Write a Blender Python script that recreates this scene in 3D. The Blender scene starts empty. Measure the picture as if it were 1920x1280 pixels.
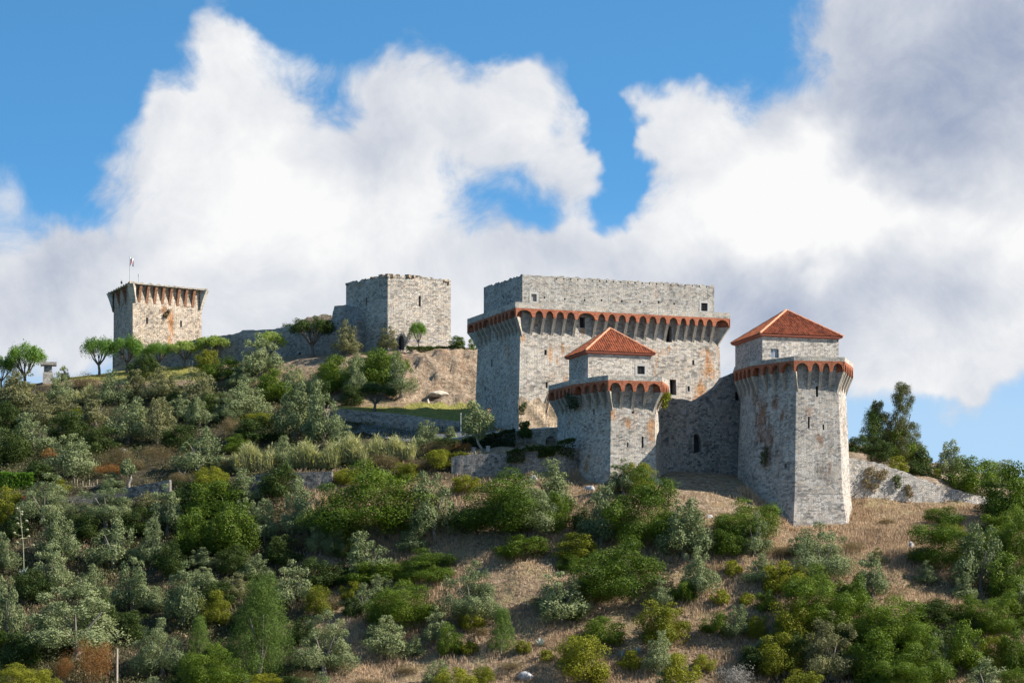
import bpy, math, random
import numpy as np
from mathutils import Vector, Matrix

random.seed(7)
RNG = np.random.default_rng(7)
scene = bpy.context.scene
COL = scene.collection

# ------------------------------------------------------------------ camera, sky, sun, exposure
F, HZ, CZ = 5400.0, 1290.0, 1.7          # focal length and horizon row in photo pixels (1920 wide), eye height
SUN_E, SUN_B = math.radians(37), math.radians(11)   # elevation, swing from due right towards the viewer
cam_d = bpy.data.cameras.new("camera")
cam = bpy.data.objects.new("camera", cam_d)
COL.objects.link(cam)
cam.location = (0, 0, CZ)
cam.rotation_euler = (math.radians(90), 0, 0)
cam_d.sensor_width = 36
cam_d.lens = F / 1920 * 36
cam_d.shift_y = (HZ - 639.4) / 1920       # rising front keeps the towers upright
cam_d.clip_start, cam_d.clip_end = 1, 20000
scene.camera = cam

vs = scene.view_settings
vs.view_transform, vs.look, vs.gamma = 'Standard', 'None', 1
vs.exposure = 1.12
scene.cycles.max_bounces = 6
scene.cycles.transparent_max_bounces = 4
scene.cycles.use_denoising = True

SUN_DIR = Vector((math.cos(SUN_B) * math.cos(SUN_E), -math.sin(SUN_B) * math.cos(SUN_E), math.sin(SUN_E)))
sun_d = bpy.data.lights.new("sun", 'SUN')
sun_d.energy, sun_d.angle, sun_d.color = 5.0, math.radians(0.5), (1.0, 0.945, 0.86)
sun = bpy.data.objects.new("sun", sun_d)
COL.objects.link(sun)
sun.rotation_euler = SUN_DIR.to_track_quat('Z', 'Y').to_euler()


class NT:
    """small helper round a node tree"""
    def __init__(self, tree):
        self.t = tree
        self.n, self.l = tree.nodes, tree.links

    def node(self, kind, ins=None, **kw):
        nd = self.n.new(kind)
        for k, v in kw.items():
            setattr(nd, k, v)
        for k, v in (ins or {}).items():
            s = nd.inputs[k]
            if isinstance(v, bpy.types.NodeSocket):
                self.l.new(v, s)
            else:
                s.default_value = v
        return nd

    def math(self, op, a, b=0.0, c=None, clamp=False):
        d = {0: a, 1: b}
        if c is not None:
            d[2] = c
        return self.node('ShaderNodeMath', d, operation=op, use_clamp=clamp).outputs[0]

    def vec(self, op, a, b=(0, 0, 0)):
        nd = self.node('ShaderNodeVectorMath', {0: a, 1: b}, operation=op)
        return nd.outputs['Value'] if op in ('LENGTH', 'DOT_PRODUCT') else nd.outputs[0]

    def maprange(self, v, a, b, c=0.0, d=1.0, smooth=True):
        return self.node('ShaderNodeMapRange', {0: v, 1: a, 2: b, 3: c, 4: d},
                         interpolation_type='SMOOTHSTEP' if smooth else 'LINEAR').outputs[0]

    def mix(self, f, a, b, blend='MIX'):
        nd = self.node('ShaderNodeMix', data_type='RGBA', blend_type=blend)
        for s, v in ((nd.inputs[0], f), (nd.inputs[6], a), (nd.inputs[7], b)):
            if isinstance(v, bpy.types.NodeSocket):
                self.l.new(v, s)
            else:
                s.default_value = v if not isinstance(v, (tuple, list)) or len(v) == 4 else (*v, 1)
        return nd.outputs[2]

    def noise(self, vec, scale, detail=4, rough=0.55, dims='3D', dist=0.0):
        nd = self.node('ShaderNodeTexNoise', {'Scale': scale, 'Detail': detail, 'Roughness': rough, 'Distortion': dist},
                       noise_dimensions=dims)
        self.l.new(vec, nd.inputs['Vector'])
        return nd.outputs['Fac']


world = bpy.data.worlds.new("World")
scene.world = world
world.use_nodes = True
W = NT(world.node_tree)
W.n.clear()
gdir = W.node('ShaderNodeNewGeometry').outputs['Incoming']
dirv = W.vec('MULTIPLY', gdir, (-1, -1, -1))
sep = W.node('ShaderNodeSeparateXYZ', {0: dirv}).outputs
# the sky texture is looked up a little above the true elevation: the clear air between the clouds is a deep blue
zz = W.math('ADD', W.math('MULTIPLY', W.math('MAXIMUM', sep[2], 0.0), 2.6), 0.10)
skyv = W.node('ShaderNodeCombineXYZ', {0: sep[0], 1: sep[1], 2: zz}).outputs[0]
sky = W.node('ShaderNodeTexSky', sky_type='NISHITA', sun_disc=False, sun_elevation=SUN_E,
             sun_rotation=math.pi / 2 + SUN_B, air_density=1.0, dust_density=0.3, ozone_density=2.2)
W.l.new(skyv, sky.inputs[0])
ysafe = W.math('MAXIMUM', sep[1], 0.02)
U = W.math('MULTIPLY', W.math('DIVIDE', sep[0], ysafe), 5.4)         # azimuth, units of ~10.6 degrees
V = W.math('MULTIPLY', W.math('DIVIDE', sep[2], ysafe), 5.4)         # height above the horizon
uv = W.node('ShaderNodeCombineXYZ', {0: U, 1: V, 2: 0.0}).outputs[0]
n_big = W.noise(uv, 2.6, 6, 0.6)
n_mid = W.noise(W.vec('ADD', uv, (7.3, 2.1, 0.4)), 7.5, 10, 0.66, dist=0.6)
n_soft = W.noise(W.vec('ADD', uv, (3.1, 9.7, 1.4)), 3.6, 7, 0.6, dist=0.4)
n_w = W.node('ShaderNodeTexNoise', {'Scale': 5.0, 'Detail': 4.0, 'Vector': uv}).outputs['Color']
uvw = W.vec('ADD', uv, W.vec('MULTIPLY', W.vec('SUBTRACT', n_w, (0.5, 0.5, 0.5)), (0.26, 0.26, 0)))


def blobs(lst, coord):
    tot = None
    for (px, py, rx, ry, w) in lst:
        d = W.vec('SUBTRACT', coord, ((px - 960) / 1000, (HZ - py) / 1000, 0))
        d = W.vec('MULTIPLY', d, (1000 / rx, 1000 / ry, 0))
        g = W.maprange(W.vec('LENGTH', d), 0.0, 1.6, w, 0.0)
        tot = g if tot is None else W.math('ADD', tot, g)
    return tot


CLOUD = [(415, 95, 60, 95, .75), (400, 200, 120, 110, .8), (285, 185, 100, 100, .7), (480, 110, 50, 60, .3), (330, 330, 190, 130, .8), (600, 330, 300, 150, 1),
         (840, 165, 160, 95, 1.0), (930, 190, 80, 70, .5), (1000, 250, 120, 110, .75), (760, 330, 250, 130, .7), (230, 520, 300, 130, 1.0),
         (700, 560, 560, 150, 1.3), (1085, 300, 55, 80, .5), (1075, 420, 55, 60, .55), (560, 140, 80, 70, .2), (1290, 240, 105, 95, 1.0), (1440, 300, 210, 150, 1.0),
         (1680, 130, 190, 230, 1.1), (1880, 180, 260, 300, 1.2), (1540, 520, 420, 230, 1.4), (1180, 560, 330, 150, 1.0),
         (40, 560, 190, 150, .9), (1900, 520, 260, 200, 1), (0, 350, 80, 60, .45), (560, 110, 70, 60, .28),
         (780, 60, 30, 60, .3), (1400, 110, 60, 60, .3), (1820, 690, 260, 90, .5), (1700, 870, 500, 60, .35)]
HOLE = [(905, 395, 130, 75, -.66), (1000, 430, 80, 40, -.3), (1160, 300, 42, 125, -1.0), (1165, 170, 60, 110, -.55), (1790, 815, 210, 75, -.62), (1890, 745, 120, 40, -.2),
        (1090, 45, 240, 70, -.75), (660, 40, 160, 60, -.6), (1330, 60, 160, 90, -.55), (150, 120, 230, 230, -.7), (130, 330, 70, 60, -.35), (600, 190, 60, 50, -.35)]
GREY = [(1800, 120, 330, 260, .72), (1620, 230, 160, 130, .35), (1320, 540, 330, 90, .34), (1650, 560, 380, 110, .36), (1430, 610, 300, 90, .22),
        (1000, 480, 190, 80, .3), (930, 330, 120, 90, .25), (700, 250, 230, 70, .25), (520, 560, 200, 90, .25), (90, 520, 150, 90, .4),
        (150, 420, 120, 60, .35), (1560, 390, 240, 80, -.9), (1500, 290, 90, 60, -.5), (530, 380, 200, 130, -.35), (1900, 450, 150, 90, -.3), (1900, 620, 120, 60, -.3)]
dens = W.math('ADD', blobs(CLOUD, uvw), blobs(HOLE, uvw))
near = W.math('MULTIPLY', W.maprange(W.math('ABSOLUTE', U), 1.2, 2.2, 1.0, 0.0),
              W.math('MULTIPLY', W.maprange(V, 1.5, 2.6, 1.0, 0.0), W.maprange(sep[1], 0.0, 0.1)))
rest = W.math('MULTIPLY', W.math('SUBTRACT', 1.0, near), W.maprange(W.noise(dirv, 1.6, 6, 0.6), 0.49, 0.64, 0.0, 1.0))
dens = W.math('ADD', W.math('MULTIPLY', dens, near), rest)
dens = W.math('ADD', dens, W.math('ADD', W.math('MULTIPLY', W.math('SUBTRACT', n_mid, 0.5), 1.4),
                                  W.math('MULTIPLY', W.math('SUBTRACT', n_big, 0.5), 0.8)))
alpha = W.maprange(dens, 0.16, 0.98)
grey = W.math('ADD', blobs(GREY, uvw), W.math('ADD', W.math('MULTIPLY', W.math('SUBTRACT', n_mid, 0.46), 0.7), W.math('MULTIPLY', W.math('SUBTRACT', n_soft, 0.40), 1.3)))
grey = W.math('ADD', grey, W.math('MULTIPLY', W.maprange(dens, 0.3, 1.0, 0.2, 0.0), 1.0))
# billows: the side of each swelling turned to the sun is brighter than the far side
rel = W.math('SUBTRACT', n_soft, W.noise(W.vec('ADD', uv, (3.1 + .055, 9.7 + .045, 1.4)), 3.6, 7, 0.6, dist=0.4))
rel2 = W.math('SUBTRACT', n_mid, W.noise(W.vec('ADD', uv, (7.3 + .022, 2.1 + .018, .4)), 7.5, 10, 0.66, dist=0.6))
grey = W.math('SUBTRACT', W.math('ADD', W.math('MULTIPLY', grey, .82), .12), W.math('ADD', W.math('MULTIPLY', rel, 1.1), W.math('MULTIPLY', rel2, .5)))
grey = W.node('ShaderNodeClamp', {0: grey}).outputs[0]
CW, CG = (6.75, 6.77, 6.77, 1), (2.5, 2.95, 3.95, 1)
ccol = W.mix(grey, CW, CG)
skyc = W.mix(1.0, sky.outputs[0], (0.86, 1.68, 1.86, 1), 'MULTIPLY')
low = W.maprange(V, 0.45, 0.95, 0.8, 0.0)                           # paler air towards the horizon
skyc = W.mix(low, skyc, (3.7, 5.0, 6.4, 1))
final = W.mix(alpha, skyc, ccol)
bg = W.node('ShaderNodeBackground', {'Color': final, 'Strength': 0.0655})
wo = W.node('ShaderNodeOutputWorld', {'Surface': bg.outputs[0]})
world.cycles.sampling_method = 'MANUAL'
world.cycles.sample_map_resolution = 512


# ------------------------------------------------------------------ helpers
def tag(o, label=None, cat=None, group=None, kind=None):
    if label: o['label'] = label
    if cat: o['category'] = cat
    if group: o['group'] = group
    if kind: o['kind'] = kind
    return o


def empty(name, loc=(0, 0, 0), parent=None):
    o = bpy.data.objects.new(name, None)
    COL.objects.link(o)
    o.location = loc
    o.empty_display_size = 0.5
    if parent: o.parent = parent
    return o


def link(name, me, parent=None):
    o = bpy.data.objects.new(name, me)
    COL.objects.link(o)
    if parent: o.parent = parent
    return o


def P3(px, py, Y):
    return Vector(((px - 960) / F * Y, Y, CZ + (HZ - py) / F * Y))


def zat(py, Y):
    return CZ + (HZ - py) / F * Y


def XY(px, Y):
    return ((px - 960) / F * Y, Y)


class MB:
    """collects polygons with uv and material slots, builds ONE mesh"""
    def __init__(self):
        self.v, self.f, self.uv, self.mi = [], [], [], []

    def poly(self, pts, uvs=None, mi=0):
        i = len(self.v)
        self.v += [tuple(p) for p in pts]
        self.f.append(tuple(range(i, i + len(pts))))
        if uvs is None:
            uvs = [(p[0] * .8 + p[1] * .6, p[2]) for p in pts]
        self.uv += [tuple(u) for u in uvs]
        self.mi.append(mi)

    def quad_out(self, pts, outward, uvs=None, mi=0):
        a, b, c = Vector(pts[0]), Vector(pts[1]), Vector(pts[2])
        n = (b - a).cross(c - a)
        if n.length < 1e-9 and len(pts) > 3:
            n = (c - a).cross(Vector(pts[3]) - a)
        if n.dot(Vector(outward)) < 0:
            pts = list(pts)[::-1]
            uvs = list(uvs)[::-1] if uvs else None
        self.poly(pts, uvs, mi)

    def box(self, c, sx, sy, sz, rz=0.0, mi=0, jit=0.0):
        co, si = math.cos(rz), math.sin(rz)
        P = []
        for dz in (-.5, .5):
            for dx, dy in ((-.5, -.5), (.5, -.5), (.5, .5), (-.5, .5)):
                j = [1 + random.uniform(-jit, jit) for _ in range(3)]
                x, y = dx * sx * j[0], dy * sy * j[1]
                P.append((c[0] + x * co - y * si, c[1] + x * si + y * co, c[2] + dz * sz * j[2]))
        for q in ((3, 2, 1, 0), (4, 5, 6, 7), (0, 1, 5, 4), (1, 2, 6, 5), (2, 3, 7, 6), (3, 0, 4, 7)):
            self.poly([P[k] for k in q], mi=mi)

    def tube(self, pts, radii, n=7, mi=0, cap=True):
        pts = [Vector(p) for p in pts]
        rings = []
        for k, p in enumerate(pts):
            d = (pts[min(k + 1, len(pts) - 1)] - pts[max(k - 1, 0)]).normalized()
            a = d.cross(Vector((0.3, 0.1, 1)) if abs(d.z) < .9 else Vector((1, 0.2, 0))).normalized()
            b = d.cross(a)
            rings.append([p + (a * math.cos(2 * math.pi * j / n) + b * math.sin(2 * math.pi * j / n)) * radii[k] for j in range(n)])
        for k in range(len(pts) - 1):
            for j in range(n):
                j2 = (j + 1) % n
                self.poly([rings[k][j], rings[k + 1][j], rings[k + 1][j2], rings[k][j2]], mi=mi)
        if cap:
            self.poly(rings[-1][::-1], mi=mi)
            self.poly(rings[0], mi=mi)

    def mesh(self, name, mats):
        me = bpy.data.meshes.new(name)
        me.from_pydata(self.v, [], self.f)
        for m in (mats if isinstance(mats, (list, tuple)) else [mats]):
            me.materials.append(m)
        uvl = me.uv_layers.new(name="UVMap")
        uvl.data.foreach_set('uv', np.array(self.uv, dtype=np.float32).ravel())
        me.polygons.foreach_set('material_index', np.array(self.mi, dtype=np.int32))
        me.update()
        return me

    def build(self, name, mats, parent=None):
        return link(name, self.mesh(name, mats), parent)


def np_mesh(name, V, Fq, mat, var=None):
    """fast mesh from numpy: V (n,3), Fq (m,k)"""
    me = bpy.data.meshes.new(name)
    k = Fq.shape[1]
    me.vertices.add(len(V))
    me.vertices.foreach_set('co', V.astype(np.float32).ravel())
    me.loops.add(Fq.size)
    me.loops.foreach_set('vertex_index', Fq.astype(np.int32).ravel())
    me.polygons.add(len(Fq))
    me.polygons.foreach_set('loop_start', np.arange(0, Fq.size, k, dtype=np.int32))
    me.polygons.foreach_set('loop_total', np.full(len(Fq), k, dtype=np.int32))
    me.materials.append(mat)
    if var is not None:
        at = me.attributes.new('var', 'FLOAT', 'FACE')
        at.data.foreach_set('value', var.astype(np.float32))
    me.update(calc_edges=True)
    return me


# ------------------------------------------------------------------ materials
def new_mat(name):
    m = bpy.data.materials.new(name)
    m.use_nodes = True
    t = NT(m.node_tree)
    t.n.clear()
    out = t.node('ShaderNodeOutputMaterial')
    return m, t, out


def plain(name, col, rough=.7, var=.25, scale=6.0, metal=0.0):
    m, t, out = new_mat(name)
    tc = t.node('ShaderNodeTexCoord').outputs['Object']
    n = t.noise(tc, scale, 5, .6)
    f = t.maprange(n, .3, .7, 1 - var, 1 + var, False)
    c = t.mix(1.0, (*col, 1), t.node('ShaderNodeCombineXYZ', {0: f, 1: f, 2: f}).outputs[0], 'MULTIPLY')
    b = t.node('ShaderNodeBsdfPrincipled', {'Base Color': c, 'Roughness': rough, 'Metallic': metal})
    t.l.new(b.outputs[0], out.inputs[0])
    return m


def stone(name, lo, hi, cell=(1.75, 3.3), mortar=(.30, .27, .23), rust=.0, rust_col=(.40, .19, .06), dark=.35, bump=.5, seed=0.0, rag=.55, stains=()):
    cell = (cell[0] * 1.6, cell[1] * 1.5)
    rag *= .22
    lo, hi = (lo[0] * .50, lo[1] * .49, lo[2] * .47), (hi[0] * .87, hi[1] * .83, hi[2] * .775)
    mortar = tuple(x * .66 for x in mortar)
    m, t, out = new_mat(name)
    uv = t.node('ShaderNodeUVMap', uv_map='UVMap').outputs[0]
    uv = t.vec('ADD', uv, (seed, seed * .7, 0))
    wn = t.node('ShaderNodeTexNoise', {'Scale': 1.1, 'Detail': 3.0, 'Vector': uv}).outputs['Color']
    wuv = t.vec('ADD', uv, t.vec('MULTIPLY', t.vec('SUBTRACT', wn, (.5, .5, .5)), (.5 * rag, .35 * rag, 0)))
    c = t.vec('MULTIPLY', wuv, (cell[0], cell[1], 1))
    v1 = t.node('ShaderNodeTexVoronoi', {'Scale': 1.0, 'Randomness': .85, 'Vector': c}, voronoi_dimensions='2D')
    gauge = t.maprange(t.noise(t.vec('ADD', uv, (13.0, 3.0, 0)), .28, 3, .6), .47, .53, .62, 1.0)
    c2 = t.vec('MULTIPLY', c, (.74, .70, 1))
    v1b = t.node('ShaderNodeTexVoronoi', {'Scale': 1.0, 'Randomness': .8, 'Vector': c2}, voronoi_dimensions='2D')
    pick = t.maprange(gauge, .8, .82)
    v2 = t.node('ShaderNodeTexVoronoi', {'Scale': 1.0, 'Randomness': .85, 'Vector': c}, voronoi_dimensions='2D', feature='DISTANCE_TO_EDGE')
    cr = t.node('ShaderNodeSeparateColor', {0: t.mix(pick, v1b.outputs['Color'], v1.outputs['Color'])}).outputs
    edge = t.maprange(v2.outputs['Distance'], .0, .13, .25, 1.0)
    fine = t.noise(uv, 9.0, 4, .65)
    big = t.noise(uv, .22, 4, .6)
    tone = t.math('ADD', t.math('MULTIPLY', cr[0], .78), t.math('SUBTRACT', t.math('MULTIPLY', fine, .55), .10))
    tone = t.math('ADD', tone, t.math('MULTIPLY', t.math('SUBTRACT', big, .5), 1.15), clamp=True)
    col = t.mix(tone, (*lo, 1), (*hi, 1))
    warm = t.mix(t.maprange(cr[1], .5, 1.0, 0.0, .6), col, (hi[0] * 1.0, hi[1] * .89, hi[2] * .77, 1))
    col = t.mix(edge, (*mortar, 1), warm)
    # long weather streaks
    st = t.noise(t.vec('MULTIPLY', uv, (1.1, .10, 1)), 1.0, 5, .65)
    col = t.mix(t.maprange(st, .52, .74, 0.0, dark), col, (.105, .105, .10, 1))
    if rust > 0:
        r1 = t.noise(t.vec('ADD', uv, (31.0, 5.0, 0)), .17, 3, .55)
        r2 = t.noise(t.vec('MULTIPLY', uv, (.9, .30, 1)), 1.0, 6, .7)
        rm = t.math('MULTIPLY', t.maprange(r1, .50, .66), t.maprange(r2, .50, .62))
        col = t.mix(t.math('MULTIPLY', rm, rust), col, tuple([min(1, x * 2.2) for x in rust_col] + [1]), 'MULTIPLY')
    if stains:
        pos = t.node('ShaderNodeNewGeometry').outputs['Position']
        sn = t.noise(t.vec('MULTIPLY', pos, (1.5, 1.5, .5)), 1.0, 6, .7)
        for (px, py, Y, rx, rz, sc, amt) in stains:
            d = t.vec('MULTIPLY', t.vec('SUBTRACT', pos, tuple(P3(px, py, Y))), (1 / rx, 1 / 3.0, 1 / rz))
            g = t.math('ADD', t.maprange(t.vec('LENGTH', d), .2, 1.5, .5, -.35), t.math('MULTIPLY', t.math('SUBTRACT', sn, .5), 1.6))
            tint = tuple(min(1.0, x * 2.05) for x in sc)
            col = t.mix(t.maprange(g, .05, .6, 0.0, amt * 1.25), col, (*tint, 1), 'MULTIPLY')
    hgt = t.math('ADD', t.math('MULTIPLY', edge, .7), t.math('ADD', t.math('MULTIPLY', fine, .5), t.math('MULTIPLY', cr[2], .5)))
    bp = t.node('ShaderNodeBump', {'Strength': bump, 'Distance': .13, 'Height': hgt})
    b = t.node('ShaderNodeBsdfPrincipled', {'Base Color': col, 'Roughness': .92, 'Normal': bp.outputs[0]})
    b.inputs['Specular IOR Level'].default_value = .15
    t.l.new(b.outputs[0], out.inputs[0])
    return m


def leafmat(name, ca, cb, trans=.3, rough=.55, tint=(.9, 1.0, .55), spec=.25, hue=.5):
    m, t, out = new_mat(name)
    var = t.node('ShaderNodeAttribute', attribute_name='var').outputs['Fac']
    rnd = t.node('ShaderNodeObjectInfo').outputs['Random']
    f = t.math('ADD', t.math('MULTIPLY', var, 1 - hue), t.math('MULTIPLY', rnd, hue), clamp=True)
    c = t.mix(f, (*ca, 1), (*cb, 1))
    b = t.node('ShaderNodeBsdfPrincipled', {'Base Color': c, 'Roughness': rough})
    b.inputs['Specular IOR Level'].default_value = spec
    tr = t.node('ShaderNodeBsdfTranslucent', {'Color': t.mix(1.0, c, (*[x * 1.5 for x in tint], 1), 'MULTIPLY')})
    mx = t.node('ShaderNodeMixShader', {0: trans, 1: b.outputs[0], 2: tr.outputs[0]})
    t.l.new(mx.outputs[0], out.inputs[0])
    return m


M = {}
M['ashlar'] = stone('grey_masonry', (.20, .195, .19), (.60, .575, .54), rust=.75, dark=.35, seed=3.1, stains=[(1222,800,390,0.9,3.0,(.46,.24,.09),0.6),(1150,775,388.5,0.7,1.8,(.46,.24,.09),0.6),(1178,790,389,0.8,1.6,(.46,.24,.09),0.55),(1160,738,388.5,0.8,1.2,(.46,.24,.09),0.4)])
M['ashlar_keep'] = stone('keep_masonry', (.21, .205, .195), (.60, .57, .53), rust=.8, dark=.35, seed=11.7, cell=(1.6, 3.5), stains=[(1330,690,421,1.5,3,(.46,.24,.09),0.7),(1318,735,420.5,1.6,3.2,(.46,.24,.09),0.7),(1032,660,412.5,0.7,2.2,(.46,.24,.09),0.5),(1056,652,413,0.5,2,(.46,.24,.09),0.5),(1095,618,414,0.8,0.9,(.46,.24,.09),0.7),(1256,650,418,0.6,0.8,(.46,.24,.09),0.7),(981,632,411.5,0.6,1,(.46,.24,.09),0.6),(1350,660,422,0.8,3,(.46,.24,.09),0.5)])
M['tower_right'] = stone('right_tower_masonry', (.20, .195, .195), (.58, .56, .535), rust=.9, rust_col=(.25, .135, .075), dark=.4, seed=27.3, stains=[(1428,790,390,1.3,5.0,(.26,.14,.085),0.7),(1455,755,388.5,0.8,1.8,(.26,.14,.085),0.7),(1440,830,389,1.2,5,(.26,.14,.085),0.55),(1460,860,388,0.8,5,(.26,.14,.085),0.5),(1415,740,391,0.5,2.5,(.30,.2,.1),0.5),(1470,890,388,0.6,4,(.12,.12,.10),0.5),(1540,890,386,2.5,2.5,(.17,.165,.16),0.6),(1515,960,386,2.5,1.5,(.17,.165,.16),0.6)])
M['block'] = stone('upper_block_masonry', (.17, .17, .17), (.50, .49, .47), rust=.25, dark=.45, seed=17.2, cell=(1.8, 4.0))
M['plaster'] = stone('corbel_stone', (.30, .285, .26), (.54, .51, .46), cell=(1.2, 1.6), rust=.3, dark=.55, bump=.3, seed=5.0)
M['parapet'] = stone('parapet_stone', (.30, .29, .275), (.56, .54, .50), rust=.3, dark=.45, bump=.35, seed=8.0)
M['rough_wall'] = stone('rough_rubble_wall', (.10, .10, .105), (.40, .385, .37), cell=(2.0, 3.0), mortar=(.14, .13, .12), rust=.0, dark=.5, bump=.8, seed=40.0, rag=1.0)
M['curtain'] = stone('grey_curtain_masonry', (.15, .15, .155), (.40, .39, .38), cell=(1.9, 3.4), rust=.0, dark=.45, bump=.6, seed=52.0, rag=.8)
M['pale_rubble'] = stone('pale_rubble_wall', (.20, .185, .17), (.56, .52, .47), cell=(2.2, 2.9), mortar=(.22, .19, .16), rust=.35, dark=.45, bump=.8, seed=61.0, rag=1.0)
M['light_rubble'] = stone('light_grey_rubble_wall', (.26, .255, .25), (.66, .645, .62), cell=(1.9, 2.5), mortar=(.30, .28, .26), rust=.2, dark=.35, bump=.7, seed=66.0, rag=1.0)
M['tan_rubble'] = stone('tan_rubble_core', (.30, .245, .18), (.60, .50, .385), cell=(2.6, 3.0), mortar=(.24, .17, .11), rust=.5, dark=.1, bump=.8, seed=71.0, rag=1.0)
M['flag_tower'] = stone('flag_tower_masonry', (.25, .22, .19), (.66, .58, .50), cell=(1.5, 2.7), mortar=(.24, .19, .15), rust=.6, dark=.2, bump=.8, seed=81.0, rag=1.0, stains=[(320,605,495,0.7,3.2,(.46,.24,.09),0.7),(306,580,494,0.5,1.2,(.46,.24,.09),0.6),(318,640,495,0.5,2.5,(.46,.24,.09),0.5)])
M['ruin_tower'] = stone('ruined_tower_masonry', (.22, .205, .19), (.58, .545, .50), cell=(1.3, 3.3), mortar=(.24, .22, .20), rust=.2, dark=.25, bump=.7, seed=91.0, rag=.6)
M['brick_arch'] = stone('red_brick_arches', (.26, .08, .045), (.44, .165, .095), cell=(3.0, 7.0), mortar=(.36, .17, .10), rust=.5, rust_col=(.22, .17, .13), dark=.6, bump=.3, seed=4.0)
M['brick_brown'] = stone('brown_brick_corbels', (.20, .10, .07), (.36, .20, .13), cell=(4.0, 7.0), mortar=(.22, .13, .09), rust=.5, dark=.3, bump=.4, seed=14.0)
M['stone_frame'] = plain('pale_dressed_stone', (.33, .31, .28), .85, .2, 3.0)
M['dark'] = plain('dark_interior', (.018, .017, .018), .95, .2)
M['reveal'] = plain('opening_reveal', (.22, .205, .19), .9, .3, 2.0)
M['iron'] = plain('dark_iron', (.035, .035, .04), .5, .2)
M['metal'] = plain('grey_painted_metal', (.35, .37, .38), .45, .15)
M['wood'] = plain('weathered_wood', (.34, .28, .22), .85, .3, 5.0)
M['stick'] = plain('pale_sticks', (.42, .33, .22), .85, .3, 5.0)
M['bark'] = plain('grey_bark', (.20, .17, .14), .9, .4, 4.0)
M['bark_dark'] = plain('brown_bark', (.11, .085, .065), .9, .4, 4.0)
M['red'] = plain('red_sign_paint', (.55, .03, .03), .4, .08)
M['white'] = plain('white_paint', (.78, .78, .76), .5, .08)
M['flag_red'] = plain('faded_red_cloth', (.50, .13, .12), .8, .2)
M['asphalt'] = plain('asphalt', (.085, .09, .10), .9, .3, 1.5)
M['kerb'] = plain('pale_kerb_stone', (.52, .49, .44), .85, .25, 1.5)
M['glass'] = plain('window_pane', (.16, .19, .24), .12, .15)

m, t, out = new_mat('terracotta_tiles')
tc = t.node('ShaderNodeTexCoord').outputs['Object']
uvn = t.node('ShaderNodeUVMap', uv_map='UVMap').outputs[0]
cellv = t.node('ShaderNodeTexVoronoi', {'Scale': 1.0, 'Randomness': .3, 'Vector': t.vec('MULTIPLY', uvn, (3.6, 2.4, 1))}, voronoi_dimensions='2D')
cr = t.node('ShaderNodeSeparateColor', {0: cellv.outputs['Color']}).outputs[0]
c = t.mix(cr, (.17, .046, .020, 1), (.40, .125, .055, 1))
dk = t.noise(uvn, .55, 6, .7)
c = t.mix(t.maprange(dk, .50, .70, 0.0, .8), c, (.085, .042, .03, 1))
c = t.mix(t.maprange(t.noise(uvn, 1.7, 5, .7), .58, .70, 0.0, .55), c, (.42, .22, .12, 1))
b = t.node('ShaderNodeBsdfPrincipled', {'Base Color': c, 'Roughness': .85})
b.inputs['Specular IOR Level'].default_value = .2
t.l.new(b.outputs[0], out.inputs[0])
M['tiles'] = m
M['hip_tile'] = plain('pale_hip_tiles', (.50, .22, .12), .85, .25, 3.0)
M['eave'] = plain('red_brick_eave', (.28, .085, .05), .85, .25, 3.0)

M['olive'] = leafmat('olive_leaves', (.078, .104, .045), (.245, .268, .128), .16, .6, (.9, 1, .6), .08, .35)
M['olive_brown'] = leafmat('dusty_olive_leaves', (.10, .10, .045), (.215, .205, .095), .15, .6, (.9, 1, .5), .08, .35)
M['green'] = leafmat('dark_evergreen_leaves', (.020, .044, .006), (.128, .175, .017), .20, .5, (1, 1.15, .4), .12, .3)
M['deep'] = leafmat('deep_green_leaves', (.014, .029, .007), (.070, .095, .020), .15, .5, (1, 1.1, .5), .1, .4)
M['yellow'] = leafmat('yellow_green_leaves', (.070, .085, .010), (.235, .230, .024), .24, .55, (1, 1.05, .4), .1, .35)
M['pine'] = leafmat('pine_needles', (.038, .074, .016), (.150, .205, .045), .2, .6, (1, 1.1, .5), .08, .2)
M['umbrella'] = leafmat('clipped_tree_leaves', (.055, .115, .016), (.16, .25, .045), .35, .55, (1, 1.1, .4), .25, .45)
M['light'] = leafmat('fresh_green_leaves', (.15, .20, .045), (.28, .33, .085), .35, .6, (1, 1.05, .4), .2, .4)
M['cypress'] = leafmat('cypress_leaves', (.045, .060, .016), (.145, .140, .045), .2, .6, (1, 1, .5), .2, .35)
M['rusty'] = leafmat('rusty_dry_leaves', (.16, .075, .025), (.33, .17, .055), .25, .7, (1, .8, .5), .1, .3)
M['brownish'] = leafmat('brown_scrub_leaves', (.085, .065, .035), (.20, .155, .075), .2, .7, (1, .9, .5), .1, .4)
M['greyleaf'] = leafmat('bare_grey_twigs', (.17, .155, .135), (.32, .30, .27), .1, .8, (1, 1, .9), .1, .3)
M['reed'] = leafmat('reed_blades', (.17, .19, .075), (.40, .37, .19), .3, .6, (1, 1, .5), .2, .2)
M['agave'] = leafmat('agave_leaves', (.25, .32, .30), (.40, .46, .42), .08, .45, (1, 1, .8), .4, .3)
M['drygrass'] = leafmat('dry_grass_blades', (.20, .135, .088), (.53, .395, .262), .22, .8, (1, .9, .7), .1, .0)
M['hedge'] = leafmat('hedge_leaves', (.055, .115, .014), (.15, .25, .036), .3, .5, (1, 1.1, .4), .25, .3)
M['ivy'] = leafmat('ivy_leaves', (.014, .026, .010), (.045, .070, .022), .15, .5, (1, 1.1, .5), .3, .2)

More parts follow.
